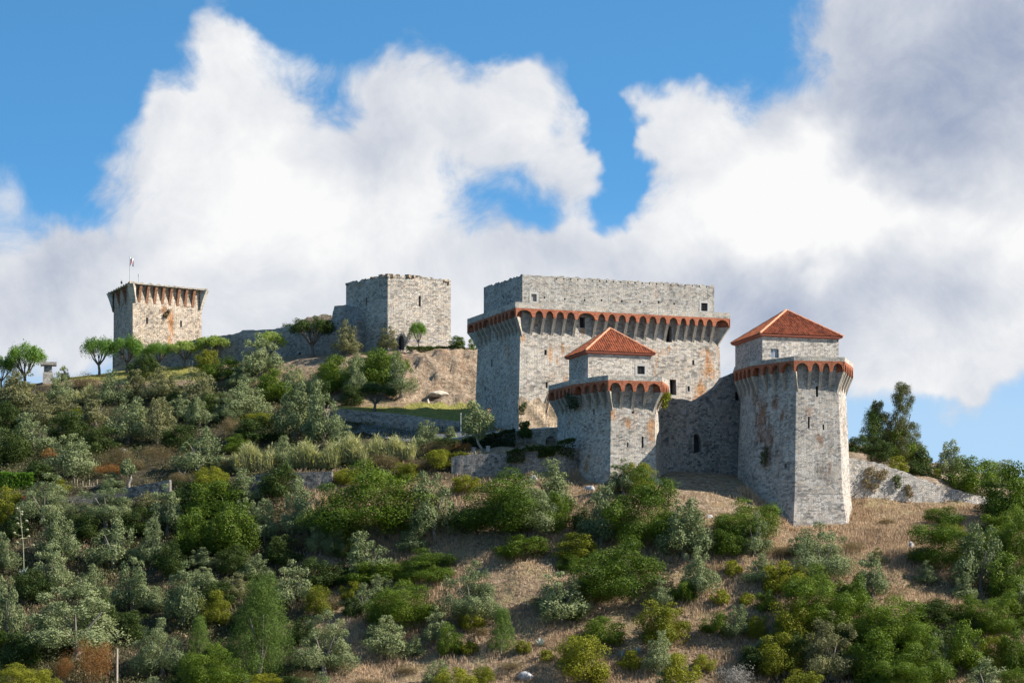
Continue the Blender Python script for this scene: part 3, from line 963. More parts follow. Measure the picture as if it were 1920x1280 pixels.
# ------------------------------------------------------------------ the keep
YB = 410.0
zk = lambda py: zat(py, YB)
keep = empty('castle_keep', (0, 0, 0))
tag(keep, 'massive grey palace keep with a long band of red brick arches', 'keep')
O = [(-6.67, 429.1), (.47, 410.0), (32.0, 422.3), (24.9, 441.4)]
corb = [fr(O, 0, [888.8, 896.8, 904.3, 917.9, 924.7, 932.4, 940.2, 946.5, 953.5]),
        fr(O, 1, [1001, 1021, 1040.7, 1060.4, 1080.8, 1118.8, 1137.9, 1157.3, 1176.5, 1196, 1215.2, 1233.9, 1252.5, 1273.6, 1289.9, 1305.9, 1322.1, 1339]),
        even(8), even(14)]
sh = machicolate(keep, O, 1.35, zk(629), zk(592.5), zk(576), zk(565), corb)
base = inset(sh, -.75)
tower_shell(keep, [base, sh], [zk(860), zk(574)], M['ashlar_keep'], {
    (0, 1): [win(1023, 660, 4.5, 10, 'window', depth=.6), win(1025, 721, 4, 11, 'window', depth=.6), win(1254, 626, 11, 30, 'doorway', depth=1.0),
             win(1092, 604, 10, 20, 'window', depth=.6, label='small rusty streaked window under the widest arch'), win(1300, 679, 4, 9, 'window', depth=.6),
             win(1262, 725, 12, 29, 'doorway', depth=1.4), win(1291, 728, 4.5, 10, 'window', depth=.6, frame=.15)],
    (0, 0): [win(922, 680, 3, 14, 'window', depth=.6), win(910, 728, 2.5, 8, 'window', depth=.6)]}, cap=False)
BK = [(-4.19, 426.7), (1.49, 413.0), (29.8, 424.4), (24.1, 438.1)]
zb_ = lambda py: zat(py, 413.0)
holes = [win(x, y, 3.2, 3.6, 'putlog_hole', depth=.5) for x, y in ((1021, 557), (1059, 560), (1096, 562), (1128, 562.5), (1166, 564), (1200, 565), (1235, 566), (1264, 569))]
holes += [win(1135 + 13.4 * k - 105, 521 + .72 * k, 2.2, 3.0, 'putlog_hole', depth=.4) for k in range(1, 23)]
tower_shell(keep, [BK, BK], [zk(576), zb_(513)], M['block'], {
    (0, 1): holes + [win(1001, 557.5, 10, 14, 'window', depth=.25, frame=.3, back=M['parapet'], label='walled-up window near the corner'),
                     win(1320.5, 575, 12, 15, 'window', depth=.5, frame=.3, grille=3)],
    (0, 0): [win(944, 555.5, 2.5, 3.5, 'putlog_hole', depth=.4), win(957, 563.5, 2.5, 3.5, 'putlog_hole', depth=.4), win(949, 527.5, 2.2, 3, 'putlog_hole', depth=.4)]},
    name='upper_storey', rag=.22)
# bare rubble core at the foot of the sunny side
mb = MB()
ow = outward_of(sh, 1)
a, b = Vector((*base[1], 0)), Vector((*base[2], 0))
prevs = None
rr = random.Random(3)
seg = []
for k in range(15):
    s = .004 + .20 * k / 14
    p = a + (b - a) * s
    zt = zk(745 - 6 * math.sin(k * 1.3) - (8 if k > 9 else 0)) + rr.uniform(-.3, .3)
    seg.append((p, zt))
for (p0, z0), (p1, z1) in zip(seg[:-1], seg[1:]):
    rows = 7
    for r in range(rows):
        f0, f1 = r / rows, (r + 1) / rows
        zl0 = zk(812)
        def g(p, zt, f):
            z = zl0 + (zt - zl0) * f
            return Vector((p.x, p.y, z)) + ow * (.14 + .16 * (1 - f) + .12 * math.sin(p.x * 2 + z * 1.7)) - ow * (.75 * (z - zk(860)) / (zk(574) - zk(860)))
        q = [g(p0, z0, f0), g(p1, z1, f0), g(p1, z1, f1), g(p0, z0, f1)]
        mb.quad_out(q, ow, [(v.x, v.z) for v in q])
mb.build('rubble_core', M['tan_rubble'], keep)

# ------------------------------------------------------------------ small hexagonal tower
Y2 = 388.0
z2 = lambda py: zat(py, Y2)
t2 = empty('hexagonal_tower', (0, 0, 0))
tag(t2, 'smaller hexagonal tower with tiled cap, standing in front of the keep', 'tower')
O2 = [(5.08, 401.7), (8.31, 393.7), (12.93, 388.0), (20.36, 389.9), (21.6, 396.2), (19.2, 408.0), (8.0, 410.0)]
corb2 = [fr(O2, 0, [1040.9, 1048.2, 1055.4, 1062.7, 1069.8]), fr(O2, 1, [1093.2, 1107.3, 1122]), fr(O2, 2, [1168.2, 1190, 1211.8]),
         even(4), even(6), even(6), even(4)]
sh2 = machicolate(t2, O2, 1.25, z2(768), z2(732), z2(711.5), z2(702), corb2)
b2 = inset(sh2, -.25)
bb2 = inset(sh2, -.7)
tower_shell(t2, [bb2, b2, sh2], [z2(960), z2(860), z2(709)], M['ashlar'], {
    (1, 2): [slit(1186.5, 765, 4.5, 19), slit(1205, 828, 3.6, 22), win(1177, 833, 2.6, 9, 'putlog_hole', depth=.5)],
    (1, 1): [slit(1113.5, 771, 2.8, 11)]}, cap=False)
YH = 394.0
hc = [(7.35, 402.7), (10.1, 394.0), (19.88, 397.6), (17.1, 406.3)]
zh = lambda py: zat(py, YH)
hw = inset(hc, .5)
tower_shell(t2, [hw, hw], [z2(712), zh(659)], M['ashlar'], {
    (0, 1): [win(1201.8, 693, 14, 15, 'window', depth=.45, frame=.32, grille=4)]}, name='upper_storey', cap=False)
hip_roof(t2, hc, zh(656.5), zat(615.5, 400.15))

# ------------------------------------------------------------------ large hexagonal tower
TS = .994
Y1 = 386.0 * TS
z1_ = lambda py: zat(py, Y1)
t1 = empty('hexagonal_tower', (0, 0, 0))
tag(t1, 'taller hexagonal tower with flared base and tiled cap beside the retaining wall', 'tower')
O1 = [(30.8, 398.6), (32.6, 392.3), (37.8, 386.0), (44.7, 386.9), (46.8, 395.0), (43.2, 411.5), (31.2, 408.6)]
O1 = [(a * TS, b * TS) for a, b in O1]
corb1 = [fr(O1, 0, [1384.9, 1392.3, 1399.9]), fr(O1, 1, [1427.8, 1444, 1463]), fr(O1, 2, [1519.2, 1540, 1558.6]), even(4), even(8), even(6), even(5)]
sh1 = machicolate(t1, O1, 1.1, z1_(738), z1_(695), z1_(675), z1_(667), corb1)
m1 = inset(sh1, -.75)
bs1 = inset(sh1, -1.75)
tower_shell(t1, [bs1, m1, sh1], [z1_(1020), z1_(922), z1_(672)], M['tower_right'], {
    (1, 2): [slit(1532, 733, 4.6, 20), slit(1516.5, 791, 3.4, 22), slit(1544, 800, 3, 10)],
    (1, 1): [win(1473, 872, 4.5, 7, 'putlog_hole', depth=.6)]}, cap=False)
# string course where the batter begins
mb = MB()
mo, mi_ = inset(m1, -.05), inset(m1, .05)
ring_prism(mb, mo, mi_, z1_(924.0), z1_(921.5))
mb.build('string_course', M['tower_right'], t1)
hc1 = [(a * TS, b * TS) for a, b in ((30.8, 405.5), (33.9, 393.5), (45.7, 397.3), (42.6, 409.3))]
zh1 = lambda py: zat(py, 393.5 * TS)
hw1 = inset(hc1, .5)
tower_shell(t1, [hw1, hw1], [z1_(678), zh1(627)], M['tower_right'], {
    (0, 1): [win(1452.5, 661.5, 15, 17, 'window', depth=.4, pane=True)]}, name='upper_storey', cap=False)
hip_roof(t1, hc1, zh1(624.3), zat(581.5, 401.4 * TS))

# ------------------------------------------------------------------ square ruined tower
mt = empty('ruined_tower', (0, 0, 0))
tag(mt, 'square roofless grey tower with crumbling orange top behind the earth mound', 'tower')
R = [(-26.8, 465.0), (-19.63, 455.0), (-9.8, 461.0), (-17.0, 471.0)]
zr_ = lambda py: zat(py, 455.0)
tower_shell(mt, [R, R], [zr_(700), zr_(513)], M['ruin_tower'], {
    (0, 1): [slit(787, 564, 4.2, 20, label='tall slit window with a rusty streak below'), win(753, 641.5, 10.5, 27, 'doorway', depth=1.2, shape='pointed')],
    (0, 0): [slit(687, 565, 2.6, 15)]}, rag=.30)
cb = MB()
rr = random.Random(12)
for i in (0, 1, 2, 3):
    a, b = Vector((*R[i], 0)), Vector((*R[(i + 1) % 4], 0))
    L = (b - a).length
    for k in range(46):
        s = rr.random()
        p = a + (b - a) * s - outward_of(R, i) * rr.uniform(.05, 1.0)
        zt = zr_(513) - .35 + rr.uniform(0, .35) - (.5 if (i == 0 and s < .45) else 0) - (.35 if i == 1 and s > .6 else 0)
        cb.box((p.x, p.y, zt), rr.uniform(.35, .9), rr.uniform(.3, .6), rr.uniform(.2, .5), rr.random() * 3, 0, .25)
cb.build('crumbled_coping', M['tan_rubble'], mt)
# faint blue painted scrawl along the sunny wall
gb = MB()
ow = outward_of(R, 1)
a, b = Vector((*R[1], 0)), Vector((*R[2], 0))
for px_ in (763, 766, 769, 776, 780, 784, 789, 806, 809, 818, 822, 826):
    s = s_from_px(a, b, px_)
    p = a + (b - a) * s + ow * .012
    z = zat(638.5 + math.sin(px_ * 1.7) * 1.0, p.y)
    d = (b - a).normalized()
    tl = math.sin(px_ * 2.3) * .12
    gb.quad_out([p - d * .12 + Vector((0, 0, z - .07)), p + d * .14 + Vector((0, 0, z - .07 + tl)), p + d * .14 + Vector((0, 0, z + .05 + tl)), p - d * .12 + Vector((0, 0, z + .05))], ow)
gb.build('painted_scrawl', plain('blue_scrawl', (.10, .12, .24), .7, .3), mt)

# ------------------------------------------------------------------ flag tower
ft = empty('flag_tower', (0, 0, 0))
tag(ft, 'square pale stone tower with flared top of brown brackets on the skyline', 'tower')
S_ = [XY(213, 503.0), XY(249, 491.0), XY(378, 499.0)]
S_.append((S_[0][0] + S_[2][0] - S_[1][0], S_[0][1] + S_[2][1] - S_[1][1]))
zf = lambda py: zat(py, 491.0)
tower_shell(ft, [S_, S_], [zf(735), zf(531)], M['flag_tower'], {
    (0, 1): [slit(275.8, 600.5, 4, 12), slit(339.5, 606.5, 3.6, 12)]}, cap=True)
SO = inset(S_, -.85)
cm = corbel_mesh('bracket', .78, zf(532) - zf(563), .48, M['brick_brown'])
cg = corbel_mesh('corner_bracket', .8, zf(531) - zf(567), .9, M['parapet'])
for i in range(4):
    a, b = Vector((*S_[i], 0)), Vector((*S_[(i + 1) % 4], 0))
    ow = outward_of(S_, i)
    nb = {0: 3, 1: 9, 2: 5, 3: 9}[i]
    for k in range(1, nb):
        o = link('bracket', cm, ft)
        p = a + (b - a) * (k / nb - .02)
        o.location = (p.x, p.y, zf(566))
        o.rotation_euler = (0, 0, math.atan2(ow.y, ow.x) - math.pi / 2)
    bis = (ow + outward_of(S_, i - 1)).normalized()
    o = link('corner_bracket', cg, ft)
    o.location = (*S_[i], zf(568))
    o.rotation_euler = (0, 0, math.atan2(bis.y, bis.x) - math.pi / 2)
    o.scale = (1.25, 1.42, 1)
mb = MB()
ring_prism(mb, SO, inset(SO, 1.3), zf(532.5), zf(528), rag=.34)
lowr = [(*p, zf(532.5)) for p in SO]
for i in range(4):
    j = (i + 1) % 4
    mb.quad_out([lowr[i], lowr[j], (*inset(SO, 1.3)[j], zf(532.5)), (*inset(SO, 1.3)[i], zf(532.5))], (0, 0, -1))
mb.build('broken_parapet', M['pale_rubble'], ft)

fp = P3(243.5, 528, 494)
fl = empty('flagpole', fp)
tag(fl, 'thin flagpole with small faded red and white flag on the flag tower', 'flagpole')
mb = MB(); mb.tube([(0, 0, 0), (0, 0, 4.35)], [.075, .055], 6); mb.build('pole', M['metal'], fl)
mb = MB()
nx_, nz_ = 8, 5
fpt = lambda i, j: Vector((.08 + .62 * i / nx_, .10 * math.sin(i * 1.1 + j * .5), 4.25 - 1.35 * j / nz_ - .35 * i / nx_))
for i in range(nx_):
    for j in range(nz_):
        mb.poly([fpt(i, j), fpt(i + 1, j), fpt(i + 1, j + 1), fpt(i, j + 1)], mi=0 if (i in (0, 1, 3) and j > 0) or (i == 4 and j < 3) else 1)
mb.build('flag', [M['flag_red'], M['white']], fl)
an = empty('lightning_rod', P3(228, 537, 497))
tag(an, 'short mast with a dark ball, left of the flagpole', 'mast')
mb = MB(); mb.tube([(0, 0, -.6), (0, 0, 1.35)], [.05, .03], 5); mb.build('mast', M['metal'], an)
mb = MB()
mb.tube([(0, 0, .45), (0, 0, .55), (0, 0, .75), (0, 0, .95), (0, 0, 1.03)], [.03, .14, .2, .14, .03], 9)
mb.build('ball', M['iron'], an)
an2 = P3(260, 530, 495)
mb = MB(); mb.tube([an2, an2 + Vector((0, 0, 1.5))], [.06, .05], 5)
mb.tube([an2 + Vector((0, 0, 1.1)), an2 + Vector((.0, .0, 1.55))], [.11, .11], 6)
tag(mb.build('antenna', M['metal']), 'stubby grey antenna on the flag tower, right of the flagpole', 'antenna')


# ------------------------------------------------------------------ free standing and retaining walls
def wall_run(name, pts, mat, thick=1.2, rag=.15, openings=(), coping=None, seed=1, label=None, cat='wall', group=None, opk=None, fine=.7):
    """pts: (px, Y, py_top, py_bottom) along the wall"""
    root = empty(name, (0, 0, 0))
    tag(root, label, cat, group)
    mb = MB()
    rr = random.Random(seed)
    u = 0.0
    topl = []
    todo = []
    for q in range(len(pts) - 1):
        (x0, Ya, ta, ba), (x1, Yb, tb, bb) = pts[q], pts[q + 1]
        A, B = P3(x0, ba, Ya), P3(x1, bb, Yb)
        At, Bt = P3(x0, ta, Ya), P3(x1, tb, Yb)
        d = (B - A)
        d.z = 0
        ow = Vector((d.y, -d.x, 0)).normalized()
        if ow.y > 0: ow = -ow
        ops = [o for o in openings if x0 <= (o[0] + o[1]) / 2 < x1]
        cs, tl = facet(mb, A, B, At, Bt, ow, [o[:4] for o in ops], u, rag, 0, seed * 31 + q, 1.4, .025)
        for c, o in zip(cs, ops):
            todo.append((c, ow, o[4], o[5]))
        u += d.length
        for k, p in enumerate(tl):
            if q and k == 0:
                continue
            topl.append((p, ow))
    back = [(p - ow * thick) for p, ow in topl]
    for k in range(len(topl) - 1):
        p0, p1 = topl[k][0], topl[k + 1][0]
        q = [p0, p1, back[k + 1], back[k]]
        mb.quad_out(q, (0, 0, 1), [(v.x, v.z + v.y * .5) for v in q])
        q = [back[k], back[k + 1], back[k + 1] - Vector((0, 0, 6)), back[k] - Vector((0, 0, 6))]
        mb.quad_out(q, -topl[k][1], [(v.x, v.z) for v in q])
    for k, sg in ((0, -1), (-1, 1)):
        p, w = topl[k][0], back[k]
        q = [p, w, w - Vector((0, 0, 7)), p - Vector((0, 0, 7))]
        mb.quad_out(q, (sg, 0, 0), [(v.y, v.z) for v in q])
    mb.build('wall', mat, root)
    for c, ow, nm, kw in todo:
        opening(nm, root, c, ow, wallmat=mat, **kw)
    if coping:
        cbm = MB()
        for k in range(len(topl) - 1):
            p0, p1, ow = topl[k][0], topl[k + 1][0], topl[k][1]
            h = Vector((0, 0, .14))
            a0, a1, b0, b1 = p0 + ow * .06 + h * .1, p1 + ow * .06 + h * .1, back[k] + h * .1, back[k + 1] + h * .1
            cbm.quad_out([a0 + h, a1 + h, b1 + h, b0 + h], (0, 0, 1))
            cbm.quad_out([a0, a1, a1 + h, a0 + h], ow)
            cbm.quad_out([b0, b1, b1 + h, b0 + h], -ow)
        cbm.build('coping', coping, root)
    return root


wall_run('curtain_wall', [(1232, 396.5, 744, 905), (1257, 397.2, 744.5, 905), (1301, 398, 750, 905), (1316, 398.3, 741, 905), (1330, 398.6, 733, 905), (1346, 399, 721, 905),
                          (1357, 399.3, 706, 905), (1378, 399.8, 697, 905), (1400, 400.2, 697, 905)], M['rough_wall'], 1.6, .12,
         [win(1304.5, 828, 20, 38, 'window', depth=1.0, shape='pointed'), win(1383, 741, 9, 18, 'window', depth=.8, shape='round')], seed=4,
         label='high dark curtain wall with pointed window between the hexagonal towers')
wall_run('curtain_wall', [(211, 482, 664, 745), (258, 481, 654.5, 740), (319, 478, 645.5, 735), (378, 475, 634, 730), (440, 472, 625, 725), (455, 471, 618, 722), (500, 469, 617, 720),
                          (560, 466, 608, 715), (600, 464, 602, 710), (621, 463.2, 600, 708), (624, 463.1, 584, 708), (627, 463, 573, 706), (648, 462.5, 570.5, 704), (668, 459.5, 600, 702)],
         M['curtain'], 1.8, .14, [win(561, 664, 6, 8, 'drain_hole', depth=.6)], seed=6,
         label='long grey curtain wall climbing from the flag tower to the square ruined tower')
wall_run('ruined_wall', [(563, 474, 600, 640), (576, 474, 593, 640), (590, 474, 589.5, 640), (612, 474, 588, 640), (622, 474, 590, 640)], M['tan_rubble'], 1.5, .35, seed=8,
         label='crumbling orange-brown wall remnant above the curtain wall')
wall_run('retaining_wall', [(1583, 396.2, 853, 945), (1600, 396.5, 858, 945), (1654, 397.3, 867.5, 965), (1700, 398.0, 885, 972), (1759, 398.9, 906, 974), (1794, 399.5, 917, 976), (1841, 400.3, 928, 978), (1872, 400.8, 938, 980)],
         M['light_rubble'], 1.2, .16, seed=9, label='long sloping pale rubble retaining wall running right from the taller hexagonal tower')
wall_run('terrace_wall', [(812, 407, 829.5, 850), (850, 406.5, 822, 850), (900, 405.5, 814.5, 850), (965, 404.5, 806.5, 850), (1052, 403.5, 801, 855)], M['pale_rubble'], .8, .03,
         [win(1032.5, 829, 19, 21, 'drain_arch', depth=1.5, shape='round')], coping=M['kerb'], seed=10, label='pale terrace wall with black round drain arch at the foot of the keep')
wall_run('retaining_wall', [(846, 393.6, 856, 925), (862, 393.4, 852, 920), (918, 393.0, 848.5, 920), (960, 392.2, 844, 920), (1014, 391.4, 838, 925), (1059, 392.4, 837, 930), (1086, 394.6, 840, 930)],
         M['rough_wall'], 1.2, .16, seed=11, label='dark blue-grey rubble retaining wall left of the smaller hexagonal tower')
wall_run('garden_wall', [(462, 394, 893, 930), (500, 393.4, 886, 930), (560, 392.8, 884, 930), (622, 392.2, 883, 930)], M['rough_wall'], .9, .10, seed=12, label='low dark stone garden wall below the reed bed')
wall_run('garden_wall', [(95, 399, 936, 970), (160, 398.8, 926, 970), (235, 398.2, 913, 966), (275, 397.6, 906, 960), (318, 397.0, 898, 950)], M['rough_wall'], .9, .10, seed=13, label='low mossy stone garden wall under the stick fence')

# road with its low wall
rd = MB()
path = [(560, 427, 0), (640, 421, 0), (720, 417, 0), (790, 414.5, 0), (850, 412.3, 0), (900, 411.2, 0), (960, 408.6, 0), (1040, 407.2, 0)]
prev = None
dense = []
for (a, b) in zip(path[:-1], path[1:]):
    for k in range(8):
        dense.append((a[0] + (b[0] - a[0]) * k / 8, a[1] + (b[1] - a[1]) * k / 8))
L_, R_ = [], []
for (x, Y) in dense:
    for lst, dy in ((L_, 3.6), (R_, -2.4)):
        zg = float(ground_z(x, Y + dy))
        lst.append(Vector(((x - 960) / F * Y, Y + dy, zg + .18)))
for k in range(len(dense) - 1):
    rd.quad_out([R_[k], R_[k + 1], L_[k + 1], L_[k]], (0, 0, 1))
tag(rd.build('road', M['asphalt']), kind='structure')
wall_run('roadside_wall', [(628, 425.2, 765, 788), (664, 423.6, 768, 790), (742, 420.2, 774, 803), (800, 418, 782, 812), (862, 416, 789, 815)], M['curtain'], .6, .06, seed=14,
         label='low grey roadside wall below the sunlit lawn')


# ------------------------------------------------------------------ foliage prototypes (unit size: x, y in -0.5..0.5, z 0..1)
def rnd_dirs(n, rng, up=0.0):
    d = rng.normal(size=(n, 3))
    d[:, 2] += up
    return d / np.linalg.norm(d, axis=1, keepdims=True)


def leaves(name, C, D, L, Wd, mat, rng, var=None, N=None):
    n = len(C)
    S = np.cross(D, rng.normal(size=(n, 3)) if N is None else N + rng.normal(size=(n, 3)) * .30)
    S /= np.linalg.norm(S, axis=1, keepdims=True) + 1e-9
    L, Wd = np.broadcast_to(np.asarray(L, float), (n,))[:, None], np.broadcast_to(np.asarray(Wd, float), (n,))[:, None]
    V = np.empty((n, 4, 3))
    V[:, 0] = C
    V[:, 1] = C + D * L * .5 + S * Wd * .5
    V[:, 2] = C + D * L
    V[:, 3] = C + D * L * .5 - S * Wd * .5
    return np_mesh(name, V.reshape(-1, 3), np.arange(n * 4).reshape(n, 4), mat, rng.random(n) if var is None else var)


LOBE_N = [None]


def lobed(lobes, n, rng, up=.25, fill=.25, axis_up=.35, asp=(1, 1, 1)):
    """leaf positions and axes over lobes (cx,cy,cz,r,rz)"""
    lobes = np.array(lobes)
    wgt = lobes[:, 3] ** 2
    k = rng.choice(len(lobes), n, p=wgt / wgt.sum())
    d = rnd_dirs(n, rng, up)
    rad = np.where(rng.random(n) < fill, rng.uniform(.3, .85, n), rng.uniform(.84, 1.03, n))
    ph = rng.uniform(0, 6.28, (len(lobes), 3))[k]            # ragged, twiggy clump outlines
    rag = (np.sin(d[:, 0] * 5.1 + ph[:, 0]) + np.sin(d[:, 1] * 6.3 + ph[:, 1]) + np.sin(d[:, 2] * 5.7 + ph[:, 2])) / 3
    rad = rad * (1 + .34 * rag) + np.where(rng.random(n) < .22, rng.uniform(0, .38, n), 0)
    C = lobes[k, :3] + d * rad[:, None] * np.stack([lobes[k, 3], lobes[k, 3], lobes[k, 4]], 1)
    D = rng.normal(size=(n, 3))
    D[:, 2] += axis_up
    D -= d * ((D * d).sum(1, keepdims=True))             # lies along the clump's surface, tips standing out a little
    D /= np.linalg.norm(D, axis=1, keepdims=True) + 1e-9
    D = D + d * rng.uniform(.1, .7, n)[:, None]
    D /= np.linalg.norm(D, axis=1, keepdims=True)
    LOBE_N[0] = d
    var = np.clip(rng.random(n) * .5 + rng.random(len(lobes))[k] * .5, 0, 1)
    return C, D, var


def fit(C, lo=0.03):
    """scale leaf positions to the unit box"""
    for ax, (p, q) in ((0, (-.5, .5)), (1, (-.5, .5)), (2, (lo, 1.0))):
        u, v = np.percentile(C[:, ax], [.6, 99.4 if ax < 2 else 99.7])
        C[:, ax] = p + (C[:, ax] - u) / (v - u) * (q - p)
    C[:, 2] = np.maximum(C[:, 2], 0)
    return C


def proto_olive(seed, n, mat='olive'):
    rng = np.random.default_rng(seed)
    lob = []
    for b in range(12):                                     # upright plumes of foliage, the middle ones tallest
        a, rad = rng.uniform(0, 6.28), .34 * math.sqrt((b + .3) / 12)
        top = .96 - .46 * (rad / .34) ** 1.6 + rng.uniform(-.16, .08)
        zb = rng.uniform(.10, .26) + .1 * (1 - rad / .34)
        k = max(2, int((top - zb) / .15))
        r0 = rng.uniform(.10, .155)
        for q in range(k):
            u = q / (k - 1)
            r = r0 * (1 - .55 * u) * rng.uniform(.85, 1.1)
            lob.append((rad * math.cos(a) * (1 - .15 * u) + rng.normal() * .03, rad * math.sin(a) * (1 - .15 * u) + rng.normal() * .03,
                        zb + (top - zb) * u, r, r * rng.uniform(.9, 1.5)))
    C, D, var = lobed(lob, n, rng, .25, .22, .6)
    C = fit(C, .05)
    L = rng.uniform(.8, 1.3, n) * 3.9 / math.sqrt(n)
    return leaves('crown', C, D, L, L * .46, M[mat], rng, var, LOBE_N[0])


def proto_bush(seed, n, mat='green', flat=1.0):
    rng = np.random.default_rng(seed)
    lob = []
    for q in range(26):
        d = rnd_dirs(1, rng, .35)[0]
        d[2] = abs(d[2])
        s = rng.uniform(.27, .44)
        r = rng.uniform(.065, .145)
        lob.append((d[0] * s, d[1] * s, .20 + d[2] * s * 1.55 * flat, r, r * rng.uniform(.85, 1.2)))
    for q in range(8):
        a = rng.uniform(0, 6.28)
        lob.append((.25 * math.cos(a), .25 * math.sin(a), rng.uniform(.08, .25), .16, .17))
    lob.append((0, 0, .30, .22, .28))
    C, D, var = lobed(lob, n, rng, .3, .22, .25)
    C = fit(C, .0)
    L = rng.uniform(.8, 1.25, n) * 3.5 / math.sqrt(n)
    return leaves('bush', C, D, L, L * .72, M[mat], rng, var, LOBE_N[0])


def proto_pine(seed, n):
    rng = np.random.default_rng(seed)
    lob = []
    for lv in range(9):
        z = .12 + .095 * lv
        R_ = .46 * (1 - (z - .1) / 1.0) ** .8
        for q in range(7):
            a = q * 2 * math.pi / 7 + lv * .7 + rng.uniform(-.25, .25)
            for f in (.45, .95):
                r = rng.uniform(.075, .12)
                lob.append((R_ * f * math.cos(a), R_ * f * math.sin(a), z + rng.uniform(-.03, .06) + .04 * f, r, r * 1.0))
    lob.append((0, 0, .95, .05, .09))
    C, D, var = lobed(lob, n, rng, .4, .25, .9)
    C = fit(C, .04)
    L = rng.uniform(.8, 1.3, n) * 3.9 / math.sqrt(n)
    return leaves('crown', C, D, L, L * .34, M['pine'], rng, var, LOBE_N[0])


def proto_umbrella(seed, n, mat='umbrella', flat=.18):
    rng = np.random.default_rng(seed)
    lob = []
    for q in range(30):
        a, rr_ = rng.uniform(0, 6.28), .42 * math.sqrt(rng.random())
        r = rng.uniform(.06, .15)
        lob.append((rr_ * math.cos(a), rr_ * math.sin(a), .75 + rng.uniform(-.06, .05) + .08 * (1 - (rr_ / .42) ** 2) + rng.uniform(-.05, .04) - .10 * (rr_ / .42) ** 2, r, flat * rng.uniform(.7, 1.1)))
    C, D, var = lobed(lob, n, rng, .35, .35, 1.0)
    L = rng.uniform(.6, 1.5, n) * 3.6 / math.sqrt(n)
    return leaves('crown', C, D, L, L * .3, M[mat], rng, var, LOBE_N[0])


def proto_cypress(seed, n, lean=.1):
    rng = np.random.default_rng(seed)
    lob = []
    for q in range(120):
        z = rng.uniform(.03, .97) ** 1.15
        w = .44 * (1 - z) ** .62 * (.55 + .45 * min(1, z / .12)) + .03
        a, rr_ = rng.uniform(0, 6.28), w * math.sqrt(rng.random())
        r = rng.uniform(.045, .085)
        lob.append((rr_ * math.cos(a) + lean * z * z, rr_ * math.sin(a), z, r, r * .8))
    C, D, var = lobed(lob, n, rng, .2, .3, .7)
    C = fit(C, .02)
    L = rng.uniform(.8, 1.3, n) * 3.4 / math.sqrt(n)
    return leaves('crown', C, D, L, L * .5, M['cypress'], rng, var, LOBE_N[0])


def proto_reed(seed, n):
    rng = np.random.default_rng(seed)
    base_ = np.stack([rng.uniform(-.5, .5, n), rng.uniform(-.35, .35, n), np.zeros(n)], 1)
    hgt = rng.uniform(.55, 1.0, n) * (.75 + .25 * np.sin(base_[:, 0] * 9 + seed))
    kind_ = rng.random(n) < .4
    C = base_.copy()
    lf = ~kind_
    C[lf, 2] = hgt[lf] * rng.uniform(.25, .95, lf.sum())
    D = rng.normal(size=(n, 3)) * .12
    D[:, 2] = 1
    D[lf] = rng.normal(size=(lf.sum(), 3)) * .55
    D[lf, 2] = np.abs(D[lf, 2]) + .45
    D /= np.linalg.norm(D, axis=1, keepdims=True)
    L = np.where(kind_, hgt, rng.uniform(.12, .26, n))
    Wd = np.where(kind_, .011, .022)
    return leaves('reed_clump', C, D, L, Wd, M['reed'], rng)


def proto_twigs(seed, n, mat):
    rng = np.random.default_rng(seed)
    lob = [(0, 0, .45, .38, .45)] + [(rng.uniform(-.3, .3), rng.uniform(-.3, .3), rng.uniform(.3, .75), .16, .22) for _ in range(14)]
    C, D, var = lobed(lob, n, rng, .25, .5, .6)
    C = fit(C, .0)
    L = rng.uniform(.7, 1.4, n) * 3.2 / math.sqrt(n)
    return leaves('bush', C, D, L, L * .24, M[mat], rng, var, LOBE_N[0])


def trunk_mesh(seed, kind, mat):
    rr = random.Random(seed)
    mb = MB()
    if kind == 'umbrella':
        h0 = .30
        mb.tube([(0, 0, -.04), (.012, 0, .15), (0, .01, h0)], [.042, .034, .030], 7)
        for k in range(7):
            a = k * 2 * math.pi / 7 + rr.uniform(-.3, .3)
            e = rr.uniform(.22, .36)
            p1 = (.13 * math.cos(a), .13 * math.sin(a), h0 + .14)
            p2 = (e * math.cos(a), e * math.sin(a), .68)
            mb.tube([(0, .01, h0 - .02), p1, p2], [.022, .016, .009], 5)
            for _ in range(2):
                a2 = a + rr.uniform(-.6, .6)
                mb.tube([p1, (p1[0] + .12 * math.cos(a2), p1[1] + .12 * math.sin(a2), .68)], [.012, .007], 5)
    else:
        h0 = .22
        mb.tube([(0, 0, -.05), (.03, .01, .10), (.0, .0, h0)], [.055, .042, .036], 7)
        for k in range(5):
            a = k * 2 * math.pi / 5 + rr.uniform(-.4, .4)
            p1 = (.11 * math.cos(a), .11 * math.sin(a), .40)
            p2 = (.24 * math.cos(a), .24 * math.sin(a), .62)
            mb.tube([(0, 0, h0 - .02), p1, p2], [.026, .018, .007], 5)
    return mb.mesh('trunk', mat)


